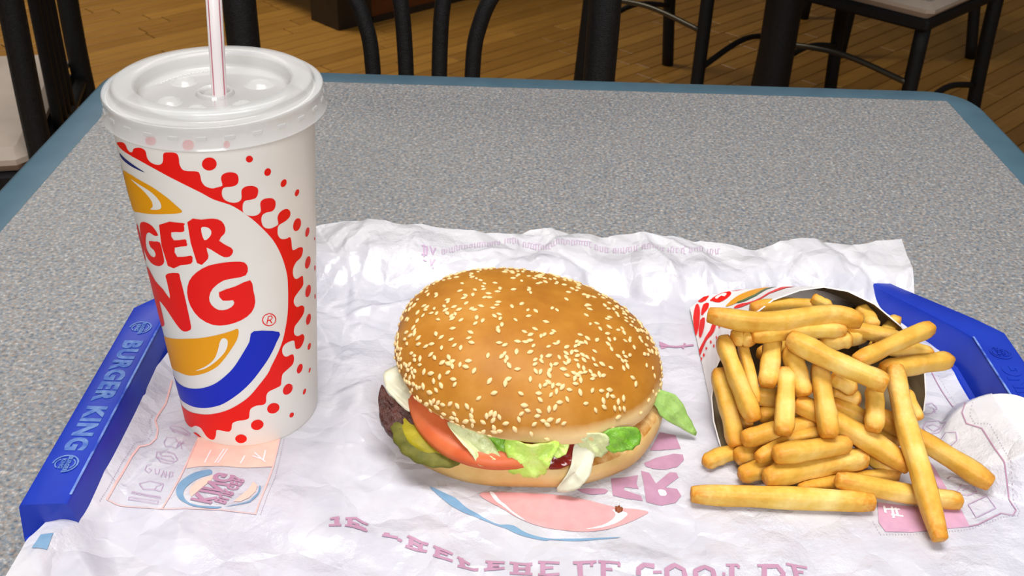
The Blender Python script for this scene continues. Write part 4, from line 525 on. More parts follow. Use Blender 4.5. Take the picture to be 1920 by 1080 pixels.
CARTON_RIM = [(111.6, 411.0, 6.5), (109.1, 424.9, 13.0), (108.1, 433.1, 22.0), (110.1, 442.2, 34.0), (116.7, 452.2, 44.0), (127.2, 462.1, 51.0), (142.4, 473.3, 57.0), (157.6, 479.7, 59.5), (171.0, 482.9, 60.0), (184.2, 482.5, 58.0), (198.4, 478.4, 53.0), (212.4, 471.1, 44.0), (221.8, 464.5, 34.0), (225.1, 456.8, 24.0), (226.2, 451.3, 14.0), (225.2, 446.2, 6.5)]
CARTON_BACK = [(113.5, 541.0, 7.0), (120.9, 541.8, 14.5), (128.4, 542.6, 16.5), (135.8, 543.4, 17.8), (143.2, 544.2, 18.7), (150.7, 545.0, 19.4), (158.1, 545.8, 19.8), (165.5, 546.6, 20.0), (173.0, 547.4, 20.0), (180.4, 548.2, 19.8), (187.8, 549.0, 19.4), (195.3, 549.8, 18.7), (202.7, 550.6, 17.8), (210.1, 551.4, 16.5), (217.6, 552.2, 14.5), (225.0, 553.0, 7.0)]
CARTON_RED = [[(0.7, 1.0), (1.0, 1.0), (1.67, 1.0), (2.5, 1.0), (2.93, 1.0), (2.3, 1.0), (1.43, 1.0), (1.43, 0.992), (1.13, 0.958), (0.83, 0.967), (0.6, 1.0)], [(1.5, 0.95), (2.3, 0.992), (3.03, 1.0), (3.27, 0.958), (3.0, 0.9), (2.33, 0.883), (1.67, 0.933)], [(3.1, 1.0), (3.8, 1.0), (4.5, 1.0), (4.3, 1.0), (3.67, 0.992), (3.23, 1.0)], [(2.63, 1.0), (3.3, 1.0), (3.9, 1.0), (3.37, 1.0)], [(4.53, 1.0), (5.57, 1.0), (6.63, 1.0), (5.57, 1.0)], [(0.97, 0.933), (1.4, 0.925), (1.33, 0.875), (0.87, 0.85), (0.73, 0.875)], [(0.43, 0.983), (0.63, 0.967), (0.67, 0.892), (0.37, 0.792), (0.0, 0.767), (0.0, 0.817), (0.1, 0.908)], [(0.6, 0.833), (1.0, 0.808), (0.9, 0.742), (0.47, 0.708), (0.27, 0.742)], [(1.83, 0.7), (2.2, 0.667), (2.03, 0.592), (1.23, 0.608), (0.47, 0.617), (0.0, 0.617), (0.0, 0.658), (0.83, 0.65), (1.47, 0.658)], [(3.8, 0.658), (4.43, 0.633), (5.23, 0.492), (6.07, 0.533), (7.67, 0.992), (8.0, 0.792), (6.43, 0.475), (5.5, 0.4), (4.87, 0.492), (4.13, 0.575)]]
CARTON_DOTS = [[(1.43, 0.558), (1.57, 0.558), (1.73, 0.525), (1.57, 0.525)], [(2.27, 0.5), (2.37, 0.5), (2.5, 0.458), (2.4, 0.458)], [(0.77, 0.575), (0.93, 0.567), (1.03, 0.542), (0.87, 0.55)], [(1.97, 0.458), (2.1, 0.458), (2.23, 0.417), (2.13, 0.417)], [(0.33, 0.583), (0.5, 0.575), (0.57, 0.55), (0.4, 0.558)], [(0.0, 0.592), (0.13, 0.592), (0.17, 0.575), (0.03, 0.575)], [(2.5, 0.583), (2.6, 0.592), (2.73, 0.55), (2.63, 0.542)], [(2.6, 0.617), (2.67, 0.625), (2.8, 0.583), (2.73, 0.575)]]
CARTON_YELLOW = [[(0.8, 1.0), (1.0, 1.0), (1.57, 1.0), (1.0, 1.0), (0.77, 1.0)], [(3.0, 0.783), (3.77, 0.867), (4.73, 0.933), (5.97, 1.0), (7.03, 1.0), (6.03, 0.925), (5.2, 0.733), (4.2, 0.717), (3.37, 0.75)]]
CARTON_GREEN = [[(4.0, 0.733), (5.2, 0.733), (6.37, 0.967), (7.03, 1.0), (6.4, 0.908), (5.3, 0.65), (4.23, 0.683)]]
CARTON_WHITE = [[(1.93, 0.958), (2.4, 0.983), (2.87, 0.975), (2.77, 0.933), (2.43, 0.958), (2.1, 0.933)]]
FRIES = [(8.6, [(91.1, 371.9, 11.2), (134.1, 371.3, 11.2), (175.7, 369.9, 11.2)]), (7.6, [(159.4, 377.3, 18.0), (188.7, 375.2, 13.5), (217.8, 373.2, 10.5)]), (6, [(143.2, 377.9, 10.5), (168.2, 386.0, 10.5), (193.2, 390.3, 11.0)]), (8.4, [(192.6, 422.6, 52.0), (193.9, 401.7, 38.0), (196.5, 377.2, 26.0), (199.2, 347.0, 11.5)]), (8.4, [(188.0, 413.9, 28.0), (211.2, 402.2, 20.0), (236.2, 384.8, 12.0)]), (8.2, [(130.1, 384.8, 26.0), (145.0, 387.1, 27.0), (167.3, 394.1, 26.0)]), (9, [(126.6, 379.6, 15.5), (149.4, 387.0, 16.5), (177.1, 393.6, 18.0)]), (8, [(116.7, 386.1, 11.5), (129.3, 391.8, 11.5), (143.3, 396.3, 11.5)]), (8, [(116.3, 397.9, 12.5), (125.6, 401.1, 13.5), (137.5, 402.9, 15.0)]), (8.2, [(110.6, 437.2, 36.0), (113.8, 420.3, 27.0), (117.0, 404.0, 15.0)]), (6.6, [(101.0, 396.0, 10.2), (108.9, 400.9, 10.5), (118.8, 405.0, 10.8)]), (8, [(111.4, 442.7, 52.0), (116.1, 423.4, 43.0), (123.7, 405.4, 30.0)]), (5.5, [(121.2, 441.3, 50.0), (123.6, 427.3, 42.0), (126.0, 415.3, 33.0)]), (5, [(118.6, 427.5, 25.0), (121.3, 420.4, 23.0), (124.2, 413.1, 20.0)]), (8, [(118.3, 399.0, 23.0), (136.1, 404.0, 25.0), (158.3, 409.9, 26.0)]), (6, [(123.9, 389.0, 20.0), (140.5, 398.5, 23.0), (156.7, 402.9, 25.0)]), (8.6, [(136.6, 442.5, 53.0), (134.0, 430.9, 48.0), (131.2, 419.1, 41.0)]), (8, [(143.5, 434.9, 52.0), (145.9, 423.8, 47.0), (148.1, 413.7, 40.0)]), (8.4, [(141.3, 425.0, 46.0), (138.0, 409.0, 40.0), (135.4, 393.4, 32.0)]), (8.4, [(156.9, 426.3, 48.0), (156.0, 407.2, 42.0), (156.5, 391.2, 33.0)]), (8.8, [(140.8, 430.0, 62.0), (159.0, 416.7, 59.0), (182.5, 404.0, 55.0)]), (7.4, [(173.4, 423.3, 54.0), (194.5, 434.9, 57.0), (216.5, 446.4, 60.0)]), (8.4, [(189.5, 427.8, 46.0), (210.5, 437.5, 43.0), (230.8, 446.8, 40.0)]), (8.8, [(102.6, 442.9, 66.0), (120.6, 437.9, 66.0), (139.4, 438.8, 66.0), (165.1, 446.3, 66.0), (179.3, 444.0, 64.0)]), (7, [(124.0, 433.5, 60.0), (146.7, 438.4, 61.0), (171.1, 441.6, 60.0)]), (7, [(131.5, 471.1, 52.0), (149.5, 476.0, 52.0), (170.2, 477.6, 50.0)]), (5.5, [(164.4, 477.1, 56.0), (168.6, 475.0, 55.0), (173.3, 473.9, 53.0)]), (7.5, [(192.7, 483.7, 46.0), (196.2, 477.5, 45.0), (196.1, 468.7, 44.0)]), (7.4, [(177.3, 457.0, 52.0), (191.6, 453.1, 51.0), (205.4, 449.4, 49.0)]), (7.4, [(192.0, 450.7, 46.0), (208.6, 449.6, 44.0), (221.9, 450.9, 41.0)]), (7.8, [(161.1, 441.6, 52.0), (168.6, 440.8, 54.0), (175.0, 441.1, 55.0)]), (7.2, [(175.0, 450.5, 48.0), (182.9, 454.1, 48.0), (189.2, 458.8, 47.0)]), (7, [(162.7, 421.6, 46.0), (167.7, 419.0, 44.0), (173.3, 417.4, 41.0)]), (8, [(181.5, 414.0, 45.0), (180.4, 403.9, 39.0), (178.6, 395.5, 34.0)]), (8.8, [(145.1, 413.7, 35.0), (167.4, 402.3, 30.0), (195.6, 385.9, 20.0)]), (7, [(163.2, 414.7, 34.0), (175.1, 411.9, 30.0), (186.1, 406.0, 26.0)]), (6.4, [(180.5, 399.6, 16.0), (186.9, 394.5, 13.0), (194.4, 391.8, 10.5)]), (5.4, [(202.4, 423.6, 36.0), (204.3, 418.1, 32.0), (206.6, 412.3, 28.0)]), (7.4, [(115.7, 437.3, 55.0), (120.8, 438.7, 57.0), (124.8, 434.7, 56.0)]), (8, [(125.6, 423.1, 32.0), (136.4, 422.7, 31.0), (149.5, 426.8, 30.0)]), (8, [(165.2, 423.2, 35.0), (171.3, 420.4, 34.0), (177.7, 418.8, 33.0)]), (7.6, [(132.9, 446.7, 40.0), (151.2, 454.8, 40.0), (164.9, 448.3, 40.0)]), (7.6, [(129.5, 416.3, 24.0), (142.5, 421.2, 24.0), (157.8, 417.6, 24.0)]), (7.6, [(175.9, 409.4, 16.0), (187.3, 412.0, 16.0), (200.2, 411.4, 17.0)]), (7.4, [(215.6, 486.5, 38.0), (205.0, 470.4, 38.0), (191.4, 452.4, 38.0)])]
# ------------------------------------------------------------------ setting: floor
FZ = -0.74
random.seed(7)
fl = MB().add(*box_vf(-4.5, 4.5, -2.0, 6.5, FZ - .08, FZ - .004)).build('floor', M['grout'])
fl['kind'] = 'structure'
PL, PW, PH = 0.46, 0.0585, 0.006
pv, pf = box_vf(-PL / 2 + .0017, PL / 2 - .0017, -PW / 2 + .0016, PW / 2 - .0016, 0, PH, .0012)
plank_me = bpy.data.meshes.new('plank')
plank_me.from_pydata([tuple(p) for p in pv], [], pf)
plank_me.materials.append(M['plank'])
ca, sa = math.cos(math.radians(45)), math.sin(math.radians(45))
near, rest = [], []
for r in range(-130, 130):
    offs = random.random() * PL
    for c in range(-18, 18):
        u, w = c * PL + offs, r * PW
        x, y = u * ca - w * sa, 3.0 + u * sa + w * ca
        if not (-4.4 < x < 4.4 and -1.9 < y < 6.3):
            continue
        if 2.05 < y < 3.95 and abs(x + .02) < .50 * y + .12:
            near.append((x, y))
        else:
            rest.append((x, y))
near.sort(key=lambda p: abs(p[1] - 2.9) + .15 * abs(p[0]))
rest += near[300:]
for x, y in near[:300]:
    o = bpy.data.objects.new('plank', plank_me)
    o.location = (x, y, FZ - .006)
    o.rotation_euler = (0, 0, math.radians(45))
    link(o, fl)
mb = MB()
for x, y in rest:
    mb.add([(x + p[0] * ca - p[1] * sa, y + p[0] * sa + p[1] * ca, FZ - .006 + p[2]) for p in pv], pf)
o = mb.build('plank_field', M['plank'], fl)
o['kind'] = 'stuff'

# walls far outside the picture
M['wall'] = mottled('warm_painted_wall', [(.3, srgb(150, 132, 110)), (.7, srgb(160, 142, 120))], 3, .8)
for nm, bb in (('wall_back', (-4.5, 4.5, 6.4, 6.5)), ('wall_left', (-4.6, -4.5, -2.0, 6.5)), ('wall_right', (4.5, 4.6, -2.0, 6.5))):
    o = obj(nm, *box_vf(*bb, FZ - .08, 1.95), M['wall'])
    o['kind'] = 'structure'

# ------------------------------------------------------------------ table
TX0, TX1, TY0, TY1 = -.3693, .4306, .148, .948
tb = thing('dining_table', 'grey speckled laminate table with teal edge band under the tray', 'table', (.03, .548, FZ))
BW = .030
obj('laminate_top', *box_vf(TX0 + BW, TX1 - BW, TY0 + BW, TY1 - BW, -.022, 0), M['laminate'], tb)
outer = []
R = .046
for (cx, cy, a0) in ((TX1 - R, TY1 - R, 0), (TX0 + R, TY1 - R, 90), (TX0 + R, TY0 + R, 180), (TX1 - R, TY0 + R, 270)):
    for k in range(11):
        a = math.radians(a0 + 9 * k)
        outer.append((cx + R * math.cos(a), cy + R * math.sin(a)))
cl = lambda v, a, b: min(b, max(a, v))
def band_ring(ins, z):
    out = []
    for x, y in outer:
        ix, iy = cl(x, TX0 + BW, TX1 - BW), cl(y, TY0 + BW, TY1 - BW)
        t = ins
        out.append((x + (ix - x) * t, y + (iy - y) * t, z))
    return out
obj('edge_band', *loft_vf([band_ring(1, -.024), band_ring(0.05, -.026), band_ring(0, -.022), band_ring(0, -.007), band_ring(.06, -.0025),
                           band_ring(.2, -.0004), band_ring(1, .0001)]), M['band'], tb, autosmooth=50)
obj('column', *lathe_vf([(.0, FZ + .04), (.038, FZ + .04), (.038, -.03), (.0, -.03)], 28, (.03, .548)), M['black_metal'], tb, autosmooth=40)
obj('base_plate', *lathe_vf([(.0, FZ), (.26, FZ), (.265, FZ + .012), (.10, FZ + .035), (.05, FZ + .06), (0, FZ + .06)], 40, (.03, .548)), M['black_metal'], tb, autosmooth=40)
obj('mounting_spider', *box_vf(-.15, .21, .368, .728, -.032, -.0235, .002), M['black_metal'], tb)

# ------------------------------------------------------------------ fan-back cafe chairs
def make_chair():
    t = thing('cafe_chair', '', 'chair')
    k = dict(world=False)
    sw = .188
    obj('seat', *box_vf(-.205, .205, -.20, .17, .432, .468, .014), M['cream_seat'], t, autosmooth=40, **k)
    obj('seat_frame', *box_vf(-.200, .200, -.195, .175, .405, .431, .006), M['black_metal'], t, **k)
    for s in (-1, 1):
        path = [(s * (sw + .010), .235, 0), (s * (sw + .004), .20, .22), (s * sw, .187, .44), (s * sw, .190, .66), (s * sw, .195, .80), (s * (sw - .012), .200, .885)]
        obj('back_post', *tube_vf(catmull(path, 5), .0172, 14), M['black_metal'], t, smooth=True, **k)
        path = [(s * .180, -.165, .41), (s * .186, -.175, .2), (s * .192, -.185, 0)]
        obj('leg', *tube_vf(catmull(path, 4), .0165, 14), M['black_metal'], t, smooth=True, **k)
        obj('stretcher', *tube_vf(catmull([(s * .189, .20, .19), (s * .186, .02, .225), (s * .188, -.18, .19)], 6), .0075, 8), M['black_metal'], t, smooth=True, **k)
    obj('stretcher', *tube_vf(catmull([(-.187, -.178, .285), (0, -.172, .305), (.187, -.178, .285)], 8), .007, 8), M['steel_rod'], t, smooth=True, **k)
    obj('top_rail', *tube_vf(catmull([(-.176, .200, .885), (-.10, .212, .925), (0, .216, .938), (.10, .212, .925), (.176, .200, .885)], 6), .0165, 14), M['black_metal'], t, smooth=True, **k)
    obj('back_rail', *tube_vf([(-sw, .187, .425), (sw, .187, .425)], .010, 10), M['black_metal'], t, smooth=True, **k)
    for s in (-1, 1):
        obj('spindle', *tube_vf(catmull([(s * .052, .187, .43), (s * .052, .188, .60), (s * .0535, .19, .705), (s * .060, .191, .745), (s * .074, .192, .778), (s * .105, .195, .82), (s * .165, .198, .868)], 6), .0084, 12), M['black_metal'], t, smooth=True, **k)
        obj('spindle', *tube_vf(catmull([(s * .0165, .187, .43), (s * .0168, .188, .60), (s * .0185, .19, .72), (s * .024, .192, .78), (s * .042, .205, .86), (s * .065, .212, .93)], 6), .0084, 12), M['black_metal'], t, smooth=True, **k)
    return t

def copy_tree(o, parent=None):
    c = o.copy()
    COL.objects.link(c)
    c.parent = parent
    for ch in list(o.children):
        copy_tree(ch, c)
    return c

chair0 = make_chair()
CHAIRS = [((-.093, .890, FZ), 0.0, 'black metal chair pushed in at the far side of the speckled table'),
          ((-.875, 1.50, FZ), math.radians(-78), 'black metal chair with pale seat, left of the table behind the cup'),
          ((.455, 2.775, FZ), math.radians(-44), 'black metal chair whose legs show between the chair post and the dark column'),
          ((.8615, 2.4575, FZ), math.radians(-44), 'black metal chair with pale seat corner at the top right'),
          ((1.20, 3.41, FZ), math.radians(-86), 'black metal chair farthest back in the dark at the right')]
for i, (loc, rz, lab) in enumerate(CHAIRS):
    c = chair0 if i == 0 else copy_tree(chair0)
    c.location = loc
    c.rotation_euler = (0, 0, rz)
    c['label'] = lab
    c['group'] = 'black metal chairs'

# pedestal table between the far chairs: only its column is in view
pt = thing('pedestal_table', 'dark table column standing in front of the far right chairs', 'table', (.595, 2.30, FZ))
obj('column', *lathe_vf([(0, FZ + .03), (.040, FZ + .03), (.040, -.05), (0, -.05)], 28, (.595, 2.30)), M['black_metal'], pt, autosmooth=40)
obj('foot_disc', *lathe_vf([(0, FZ), (.112, FZ), (.115, FZ + .012), (.06, FZ + .04), (0, FZ + .04)], 36, (.595, 2.30)), M['black_metal'], pt, autosmooth=40)
obj('top', *lathe_vf([(0, -.05), (.285, -.05), (.29, -.045), (.29, -.025), (.285, -.02), (0, -.02)], 48, (.595, 2.30)), M['dark_wood'], pt, autosmooth=40)

# booth in the background: dark plinth, overhanging dark seat box, red-brown side panel
bo = thing('booth_bench', 'dark booth bench with red-brown wood panel at the back of the room', 'bench', (-.45, 3.6, FZ))
def quad_prism(pts, z0, z1):
    n = len(pts)
    return loft_vf([[(x, y, z0) for x, y in pts], [(x, y, z1) for x, y in pts]], True, True)
obj('plinth', *quad_prism([(-.55, 3.30), (-.455, 3.395), (-.56, 3.50), (-.655, 3.405)], FZ, FZ + .13), M['dark_wood'], bo)
obj('seat_box', *quad_prism([(-.52, 3.27), (-.40, 3.40), (-1.30, 4.30), (-1.42, 4.17)], FZ + .13, FZ + .42), M['dark_wood'], bo)
obj('side_panel', *quad_prism([(-.455, 3.395), (.30, 4.15), (.24, 4.21), (-.515, 3.455)], FZ + .02, FZ + .9), M['brown_panel'], bo)
obj('kick_strip', *quad_prism([(-.450, 3.390), (.305, 4.145), (.24, 4.21), (-.515, 3.455)], FZ, FZ + .02), M['dark_wood'], bo)

# ------------------------------------------------------------------ tray
tray = thing('serving_tray', 'blue plastic serving tray with raised lettered side rims on the table', 'tray', (.038, .42, 0))
def tray_outline():
    # (x, y, rim height, rim width)
    xl, xr = -.2072, .2834
    half = [(.5, .497, .025, .0200), (.5, .470, .025, .0200), (.5, .42, .025, .0205), (.5, .3385, .025, .0205), (.4985, .3345, .010, .016),
            (.490, .327, .0095, .012), (.40, .268, .010, .010), (.30, .250, .012, .010)]
    back = [(.3, .582, .012, .010), (.40, .580, .0125, .011), (.418, .5625, .0150, .012), (.478, .514, .0235, .018)]
    w = xr - xl
    c = (xl + xr) / 2
    pts = []
    for fx, y, h, rw in back + half:
        pts.append((c + fx * w, y, h, rw))
    for fx, y, h, rw in reversed(back + half):
        pts.append((c - fx * w, y, h, rw))
    return pts
TO = tray_outline()
n = len(TO)
def inset(d_of):
    out = []
    for i in range(n):
        x, y, h, rw = TO[i]
        p, q = Vector(TO[i - 1][:2]), Vector(TO[(i + 1) % n][:2])
        c = Vector((x, y))
        e1, e2 = (c - p), (q - c)
        n1 = Vector((e1.y, -e1.x)).normalized() if e1.length else Vector((0, 0))
        n2 = Vector((e2.y, -e2.x)).normalized() if e2.length else n1
        nn = (n1 + n2).normalized()
        nn = nn / max(.6, nn.dot(n1))
        if nn.dot(Vector((.038, .42)) - c) < 0:
            nn = -nn
        d, z = d_of(h, rw)
        out.append((x + nn.x * d, y + nn.y * d, z))
    return out
rings = [inset(lambda h, w: (.004, .0005)), inset(lambda h, w: (.0015, .006)), inset(lambda h, w: (.0, h - .0015)), inset(lambda h, w: (.0005, h - .0004)), inset(lambda h, w: (.0016, h)),
         inset(lambda h, w: (w - .0016, h)), inset(lambda h, w: (w - .0004, h - .0005)), inset(lambda h, w: (w + .0004, h - .0018)), inset(lambda h, w: (w + .0045, .0050)), inset(lambda h, w: (w + .0065, .0040))]
v_, f_ = loft_vf(rings)
k = len(v_)
mb = MB().add(v_, f_)
mb.build('rim', M['tray'], tray, autosmooth=28)
inner = rings[-1]
obj('tray_floor', *loft_vf([[(p[0], p[1], .0008) for p in inner], inner], True, True), M['tray'], tray)
def place(vf, origin, xdir, zoff=0.0):
    v, f = vf
    x = Vector(xdir).normalized()
    y = Vector((-x.y, x.x, 0))
    return [Vector(origin) + x * p[0] + y * p[1] + Vector((0, 0, p[2] + zoff)) for p in v], f
txt = text_vf('BURGER KING', .0130, offset=.0006, extrude=.00012, spacing=1.10)
for (cx, xd, lab) in ((-.1968, (0, -1, 0), 'worn pale lettering on the left rim'), (.2730, (0, 1, 0), 'faint raised lettering on the right rim')):
    mat_ = M['tray_letter'] if cx < 0 else M['tray']
    o = obj('rim_lettering', *place(txt, (cx, .4195, .0252), xd), mat_, tray)
    o['label'] = lab
    for yy in (.4765, .3655):
        mb = MB()
        ring = [(.0056 * math.cos(a), .0056 * math.sin(a)) for a in [2 * math.pi * j / 28 for j in range(22)]]
        v2, f2 = ribbon_vf(ring, .0008, .01)
        mb.add([(p[0], p[1], .0003) for p in v2], f2)
        for word, dy in (('BURGER', .0011), ('KING', -.0014)):
            tv, tf = text_vf(word, .0028, offset=.0001, extrude=.0002)
            mb.add([(p[0], p[1] + dy, p[2] + .0002) for p in tv], tf)
        for yb, s in ((.0036, 1), (-.0036, -1)):
            arc = [(.0038 * math.cos(a), s * .0044 * math.sin(a)) for a in [math.radians(40 + 10 * j) for j in range(11)]]
            v2, f2 = ribbon_vf(arc, .0006, .01)
            mb.add([(p[0], p[1], .0003) for p in v2], f2)
        o = obj('rim_emblem', *place((mb.v, mb.f), (cx, yy, .0251), xd), mat_, tray)

# edge highlight painted as a worn pale line, inner side of both handles
M['worn'] = mottled('blue_edge_highlight', [(.4, srgb(30, 66, 176)), (.6, srgb(120, 150, 214))], 90, .5)
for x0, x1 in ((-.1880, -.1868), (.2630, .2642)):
    obj('edge_highlight', *box_vf(x0, x1, .346, .492, .0247, .0252, .0002), M['worn'], tray)

# ------------------------------------------------------------------ wrapper paper
rng = np.random.RandomState(11)
CREASE = []
def crease(x, y, ang, ln, w, amp, asym=0.0):
    CREASE.append((x, y, math.cos(ang), math.sin(ang), ln, w, amp))
for i in range(120):       # all over
    crease(rng.uniform(-.2, .27), rng.uniform(.25, .63), rng.uniform(0, math.pi), rng.uniform(.02, .07), rng.uniform(.003, .010), rng.choice([-1, 1]) * rng.uniform(.4, 1.3) * .001)
for i in range(110):       # the crumpled back part
    crease(rng.uniform(-.15, .26), rng.uniform(.50, .63), rng.normal(1.57, .5), rng.uniform(.02, .07), rng.uniform(.003, .010), rng.choice([-1, 1]) * rng.uniform(.8, 3.0) * .001)
for i in range(40):        # the near edge
    crease(rng.uniform(-.2, .1), rng.uniform(.25, .36), rng.normal(1.9, .5), rng.uniform(.02, .06), rng.uniform(.004, .010), rng.choice([-1, 1]) * rng.uniform(.4, 1.4) * .001)
SOFT = [(-.072, .432, .013, .030, .0045), (-.085, .475, .03, .02, .003), (-.10, .36, .02, .014, .002), (.10, .56, .03, .016, .004), (.02, .565, .02, .02, .004),
        (-.06, .60, .02, .03, .004), (.20, .60, .02, .03, .004), (-.07, .345, .03, .008, .002), (.10, .335, .05, .007, .0018)]
def paper_z(x, y):
    x = np.asarray(x, float)
    y = np.asarray(y, float)
    z = .0060 + .0125 * sstep(.545, .578, y)
    z = z + sstep(.172, .192, -x) * .010
    z = z + .001 * sstep(.236, .256, x)
    low = np.minimum((x + .2023) * .798, (.2785 - x) * .798) + (y - .327) * .602      # over the low front rim
    z = np.maximum(z, .006 + .0064 * np.maximum(sstep(.032, .014, low), sstep(.290, .266, y)))
    cr = np.zeros_like(z)
    for (cx, cy, c, s, ln, w, amp) in CREASE:
        dx, dy = x - cx, y - cy
        a = dx * c + dy * s
        d = np.abs(-dx * s + dy * c)
        cr += amp * np.exp(-d / w) * np.exp(-(a / ln) ** 4)
    for (cx, cy, sx, sy, amp) in SOFT:
        cr += amp * np.exp(-((x - cx) / sx) ** 2 - ((y - cy) / sy) ** 2)
    mk = sstep(.034, .052, np.hypot(x + .1297, y - .437)) * sstep(.062, .084, np.hypot(x - .013, y - .442))
    fz = 1 - .75 * sstep(.085, .11, x) * sstep(.565, .54, y) * sstep(.255, .235, x)
    cr = np.clip(cr, -.0035, .006) * mk * fz
    z = np.maximum(z + cr, .0048)
    # the sheet lies over the paper disc by the right rim
    dd = np.hypot((x - .2475) / .85, (y - .4165) / 1.05) - .0232
    dz = .0196 + (x - .2475) * .649 + .0012 - 1.1 * np.clip(dd, 0, 1)
    return np.maximum(z, np.minimum(dz, .0250))

NXp, NYp = 330, 330
BACK_EDGE = [(-.20, .612), (-.125, .6135), (-.075, .6085), (0.0, .606), (.010, .6135), (.04, .6110), (.085, .6125), (.14, .605), (.165, .600), (.185, .603), (.228, .600), (.262, .6135), (.28, .614)]
bx_, by_ = zip(*BACK_EDGE)
LEFT_EDGE = [(.20, -.206), (.325, -.2005), (.332, -.1985), (.36, -.1905), (.395, -.1875), (.42, -.1880), (.435, -.1835), (.45, -.1855), (.49, -.180), (.62, -.180)]
ly_, lx_ = zip(*LEFT_EDGE)
RIGHT_EDGE = [(.20, .262), (.33, .262), (.385, .258), (.40, .2555), (.48, .2525), (.55, .2535), (.62, .262)]
ry_, rx_ = zip(*RIGHT_EDGE)
S_, T_ = np.meshgrid(np.linspace(0, 1, NXp), np.linspace(0, 1, NYp))
X0 = -.19 + .45 * S_
yb = np.interp(X0, bx_, by_)
Y_ = .22 + (yb - .22) * T_
xl = np.interp(Y_, ly_, lx_)
xr = np.interp(Y_, ry_, rx_)
X_ = xl + (xr - xl) * S_
Zp = paper_z(X_, Y_)
pv = np.stack([X_.ravel(), Y_.ravel(), Zp.ravel()], 1).tolist()
pf = [(j * NXp + i, j * NXp + i + 1, (j + 1) * NXp + i + 1, (j + 1) * NXp + i) for j in range(NYp - 1) for i in range(NXp - 1)]
wrap = thing('wrapper_paper', 'crumpled white waxed burger wrapper spread over the tray with faded print', 'wrapper', (.03, .42, .006))
obj('sheet', pv, pf, M['paper'], wrap, smooth=True)

def on_paper(v, f, name, mat, lift=.0004, label=None):
    a = np.array(v, float) / 1000.0
    z = paper_z(a[:, 0], a[:, 1]) + lift
    o = obj(name, np.stack([a[:, 0], a[:, 1], z], 1).tolist(), f, mat, wrap, smooth=True)
    if label:
        o['label'] = label
    return o
for key, polys in (('peach', PAPER_PEACH), ('rose', PAPER_ROSE), ('rose2', PAPER_ROSE2), ('steel', PAPER_STEEL), ('mauve', PAPER_MAUVE)):
    for p in polys:
        v, f = flat_polys_vf([p], 2.0, 2.0, 3 if key in ('steel', 'rose') else 0)
        on_paper(v, f, 'faded_print', M['p_' + key], .00035)
for p in PAPER_BARE:
    v, f = flat_polys_vf([p], 2.0, 2.0, 3)
    on_paper(v, f, 'unprinted_gap', M['p_bare'], .0005)
for key in ('salmon', 'mauve', 'mauveline', 'bare'):
    mb = MB()
    for c, w, pts in PAPER_STROKES:
        if c == key:
            mb.add(*ribbon_vf(pts, w, 1.5))
    if mb.v:
        on_paper(mb.v, mb.f, 'faded_lettering', M['p_' + key], .00055)['kind'] = 'stuff'
for word, o_, rd, up_ in PAPER_WORDS:
    gx = []
    for ch in word:
        tv, tf = text_vf(ch, 1.0, offset=.045)
        gx.append((tv, tf, min(p[0] for p in tv), max(p[0] for p in tv)))
    tot = sum(c - b for a, f, b, c in gx) + .07 * (len(gx) - 1)
    x0 = 0.0
    for tv, tf, b, c in gx:
        y0, y1 = min(p[1] for p in tv), max(p[1] for p in tv)
        pts = []
        for p in tv:
            s, t = (p[0] - b + x0) / tot, (p[1] - y0) / (y1 - y0)
            pts.append((o_[0] + rd[0] * s + up_[0] * t, o_[1] + rd[1] * s + up_[1] * t, 0))
        on_paper(pts, tf, 'faded_letter', M['p_mauve'], .0006)
        x0 += c - b + .07
mb = MB()
for x, y in PAPER_DOTS:
    mb.add([(x - .22, y - .22, 0), (x + .22, y - .22, 0), (x + .22, y + .22, 0), (x - .22, y + .22, 0)], [(0, 1, 2, 3)])
on_paper(mb.v, mb.f, 'dashed_outline', M['p_dash'], .0005)['kind'] = 'stuff'
mb = MB()
tape = [(-195.7, 329.5), (-190.6, 330.7), (-189.7, 321.0), (-195.9, 320.8)]
v, f = flat_polys_vf([tape], 2, 2)
on_paper(v, f, 'faded_print', M['p_steel'], .0005)

# round white card by the right rim, half under the wrapper
mb = MB()
cth, sth = math.cos(math.radians(33)), math.sin(math.radians(33))
rr = []
for z, r in ((-.0004, .0232), (.0004, .0232)):
    rr.append([(.2475 + r * math.cos(a) * cth, .4165 + 1.05 * r * math.sin(a), .0196 + r * math.cos(a) * sth + z) for a in [2 * math.pi * j / 48 for j in range(48)]])
o = mb.add(*loft_vf(rr, True, True)).build('paper_disc', M['disc'])
tag(o, 'round white paper disc leaning on the right tray rim, half under the wrapper', 'disc')
# ------------------------------------------------------------------ cup
CX_, CY_, CZ0, CZ1, CR0, CR1 = -.12968, .43704, .0060, .1716, .03398, .04373
cup = thing('drink_cup', 'tall white paper cup with red splash logo, lid and straw', 'cup', (CX_, CY_, CZ0))
def cr(z):
    return CR0 + (CR1 - CR0) * (z - CZ0) / (CZ1 - CZ0)
prof = [(0, CZ0 + .004), (.0315, CZ0 + .004), (.0322, CZ0 + .0002), (.0336, CZ0), (cr(CZ0 + .001), CZ0 + .001), (cr(.05), .05), (cr(.10), .10), (cr(.15), .15), (cr(.1795), .1795),
        (cr(.1795) - .0005, .1798), (cr(.17) - .0006, .17), (cr(.05) - .0006, .05), (CR0 - .0006, CZ0 + .0045), (0, CZ0 + .0045)]
obj('cup_body', *lathe_vf(prof, 96, (CX_, CY_)), M['cup'], cup, autosmooth=50)
obj('drink', *lathe_vf([(0, .170), (cr(.170) - .0008, .170)], 64, (CX_, CY_)), M['drink'], cup)
KU = 39.0
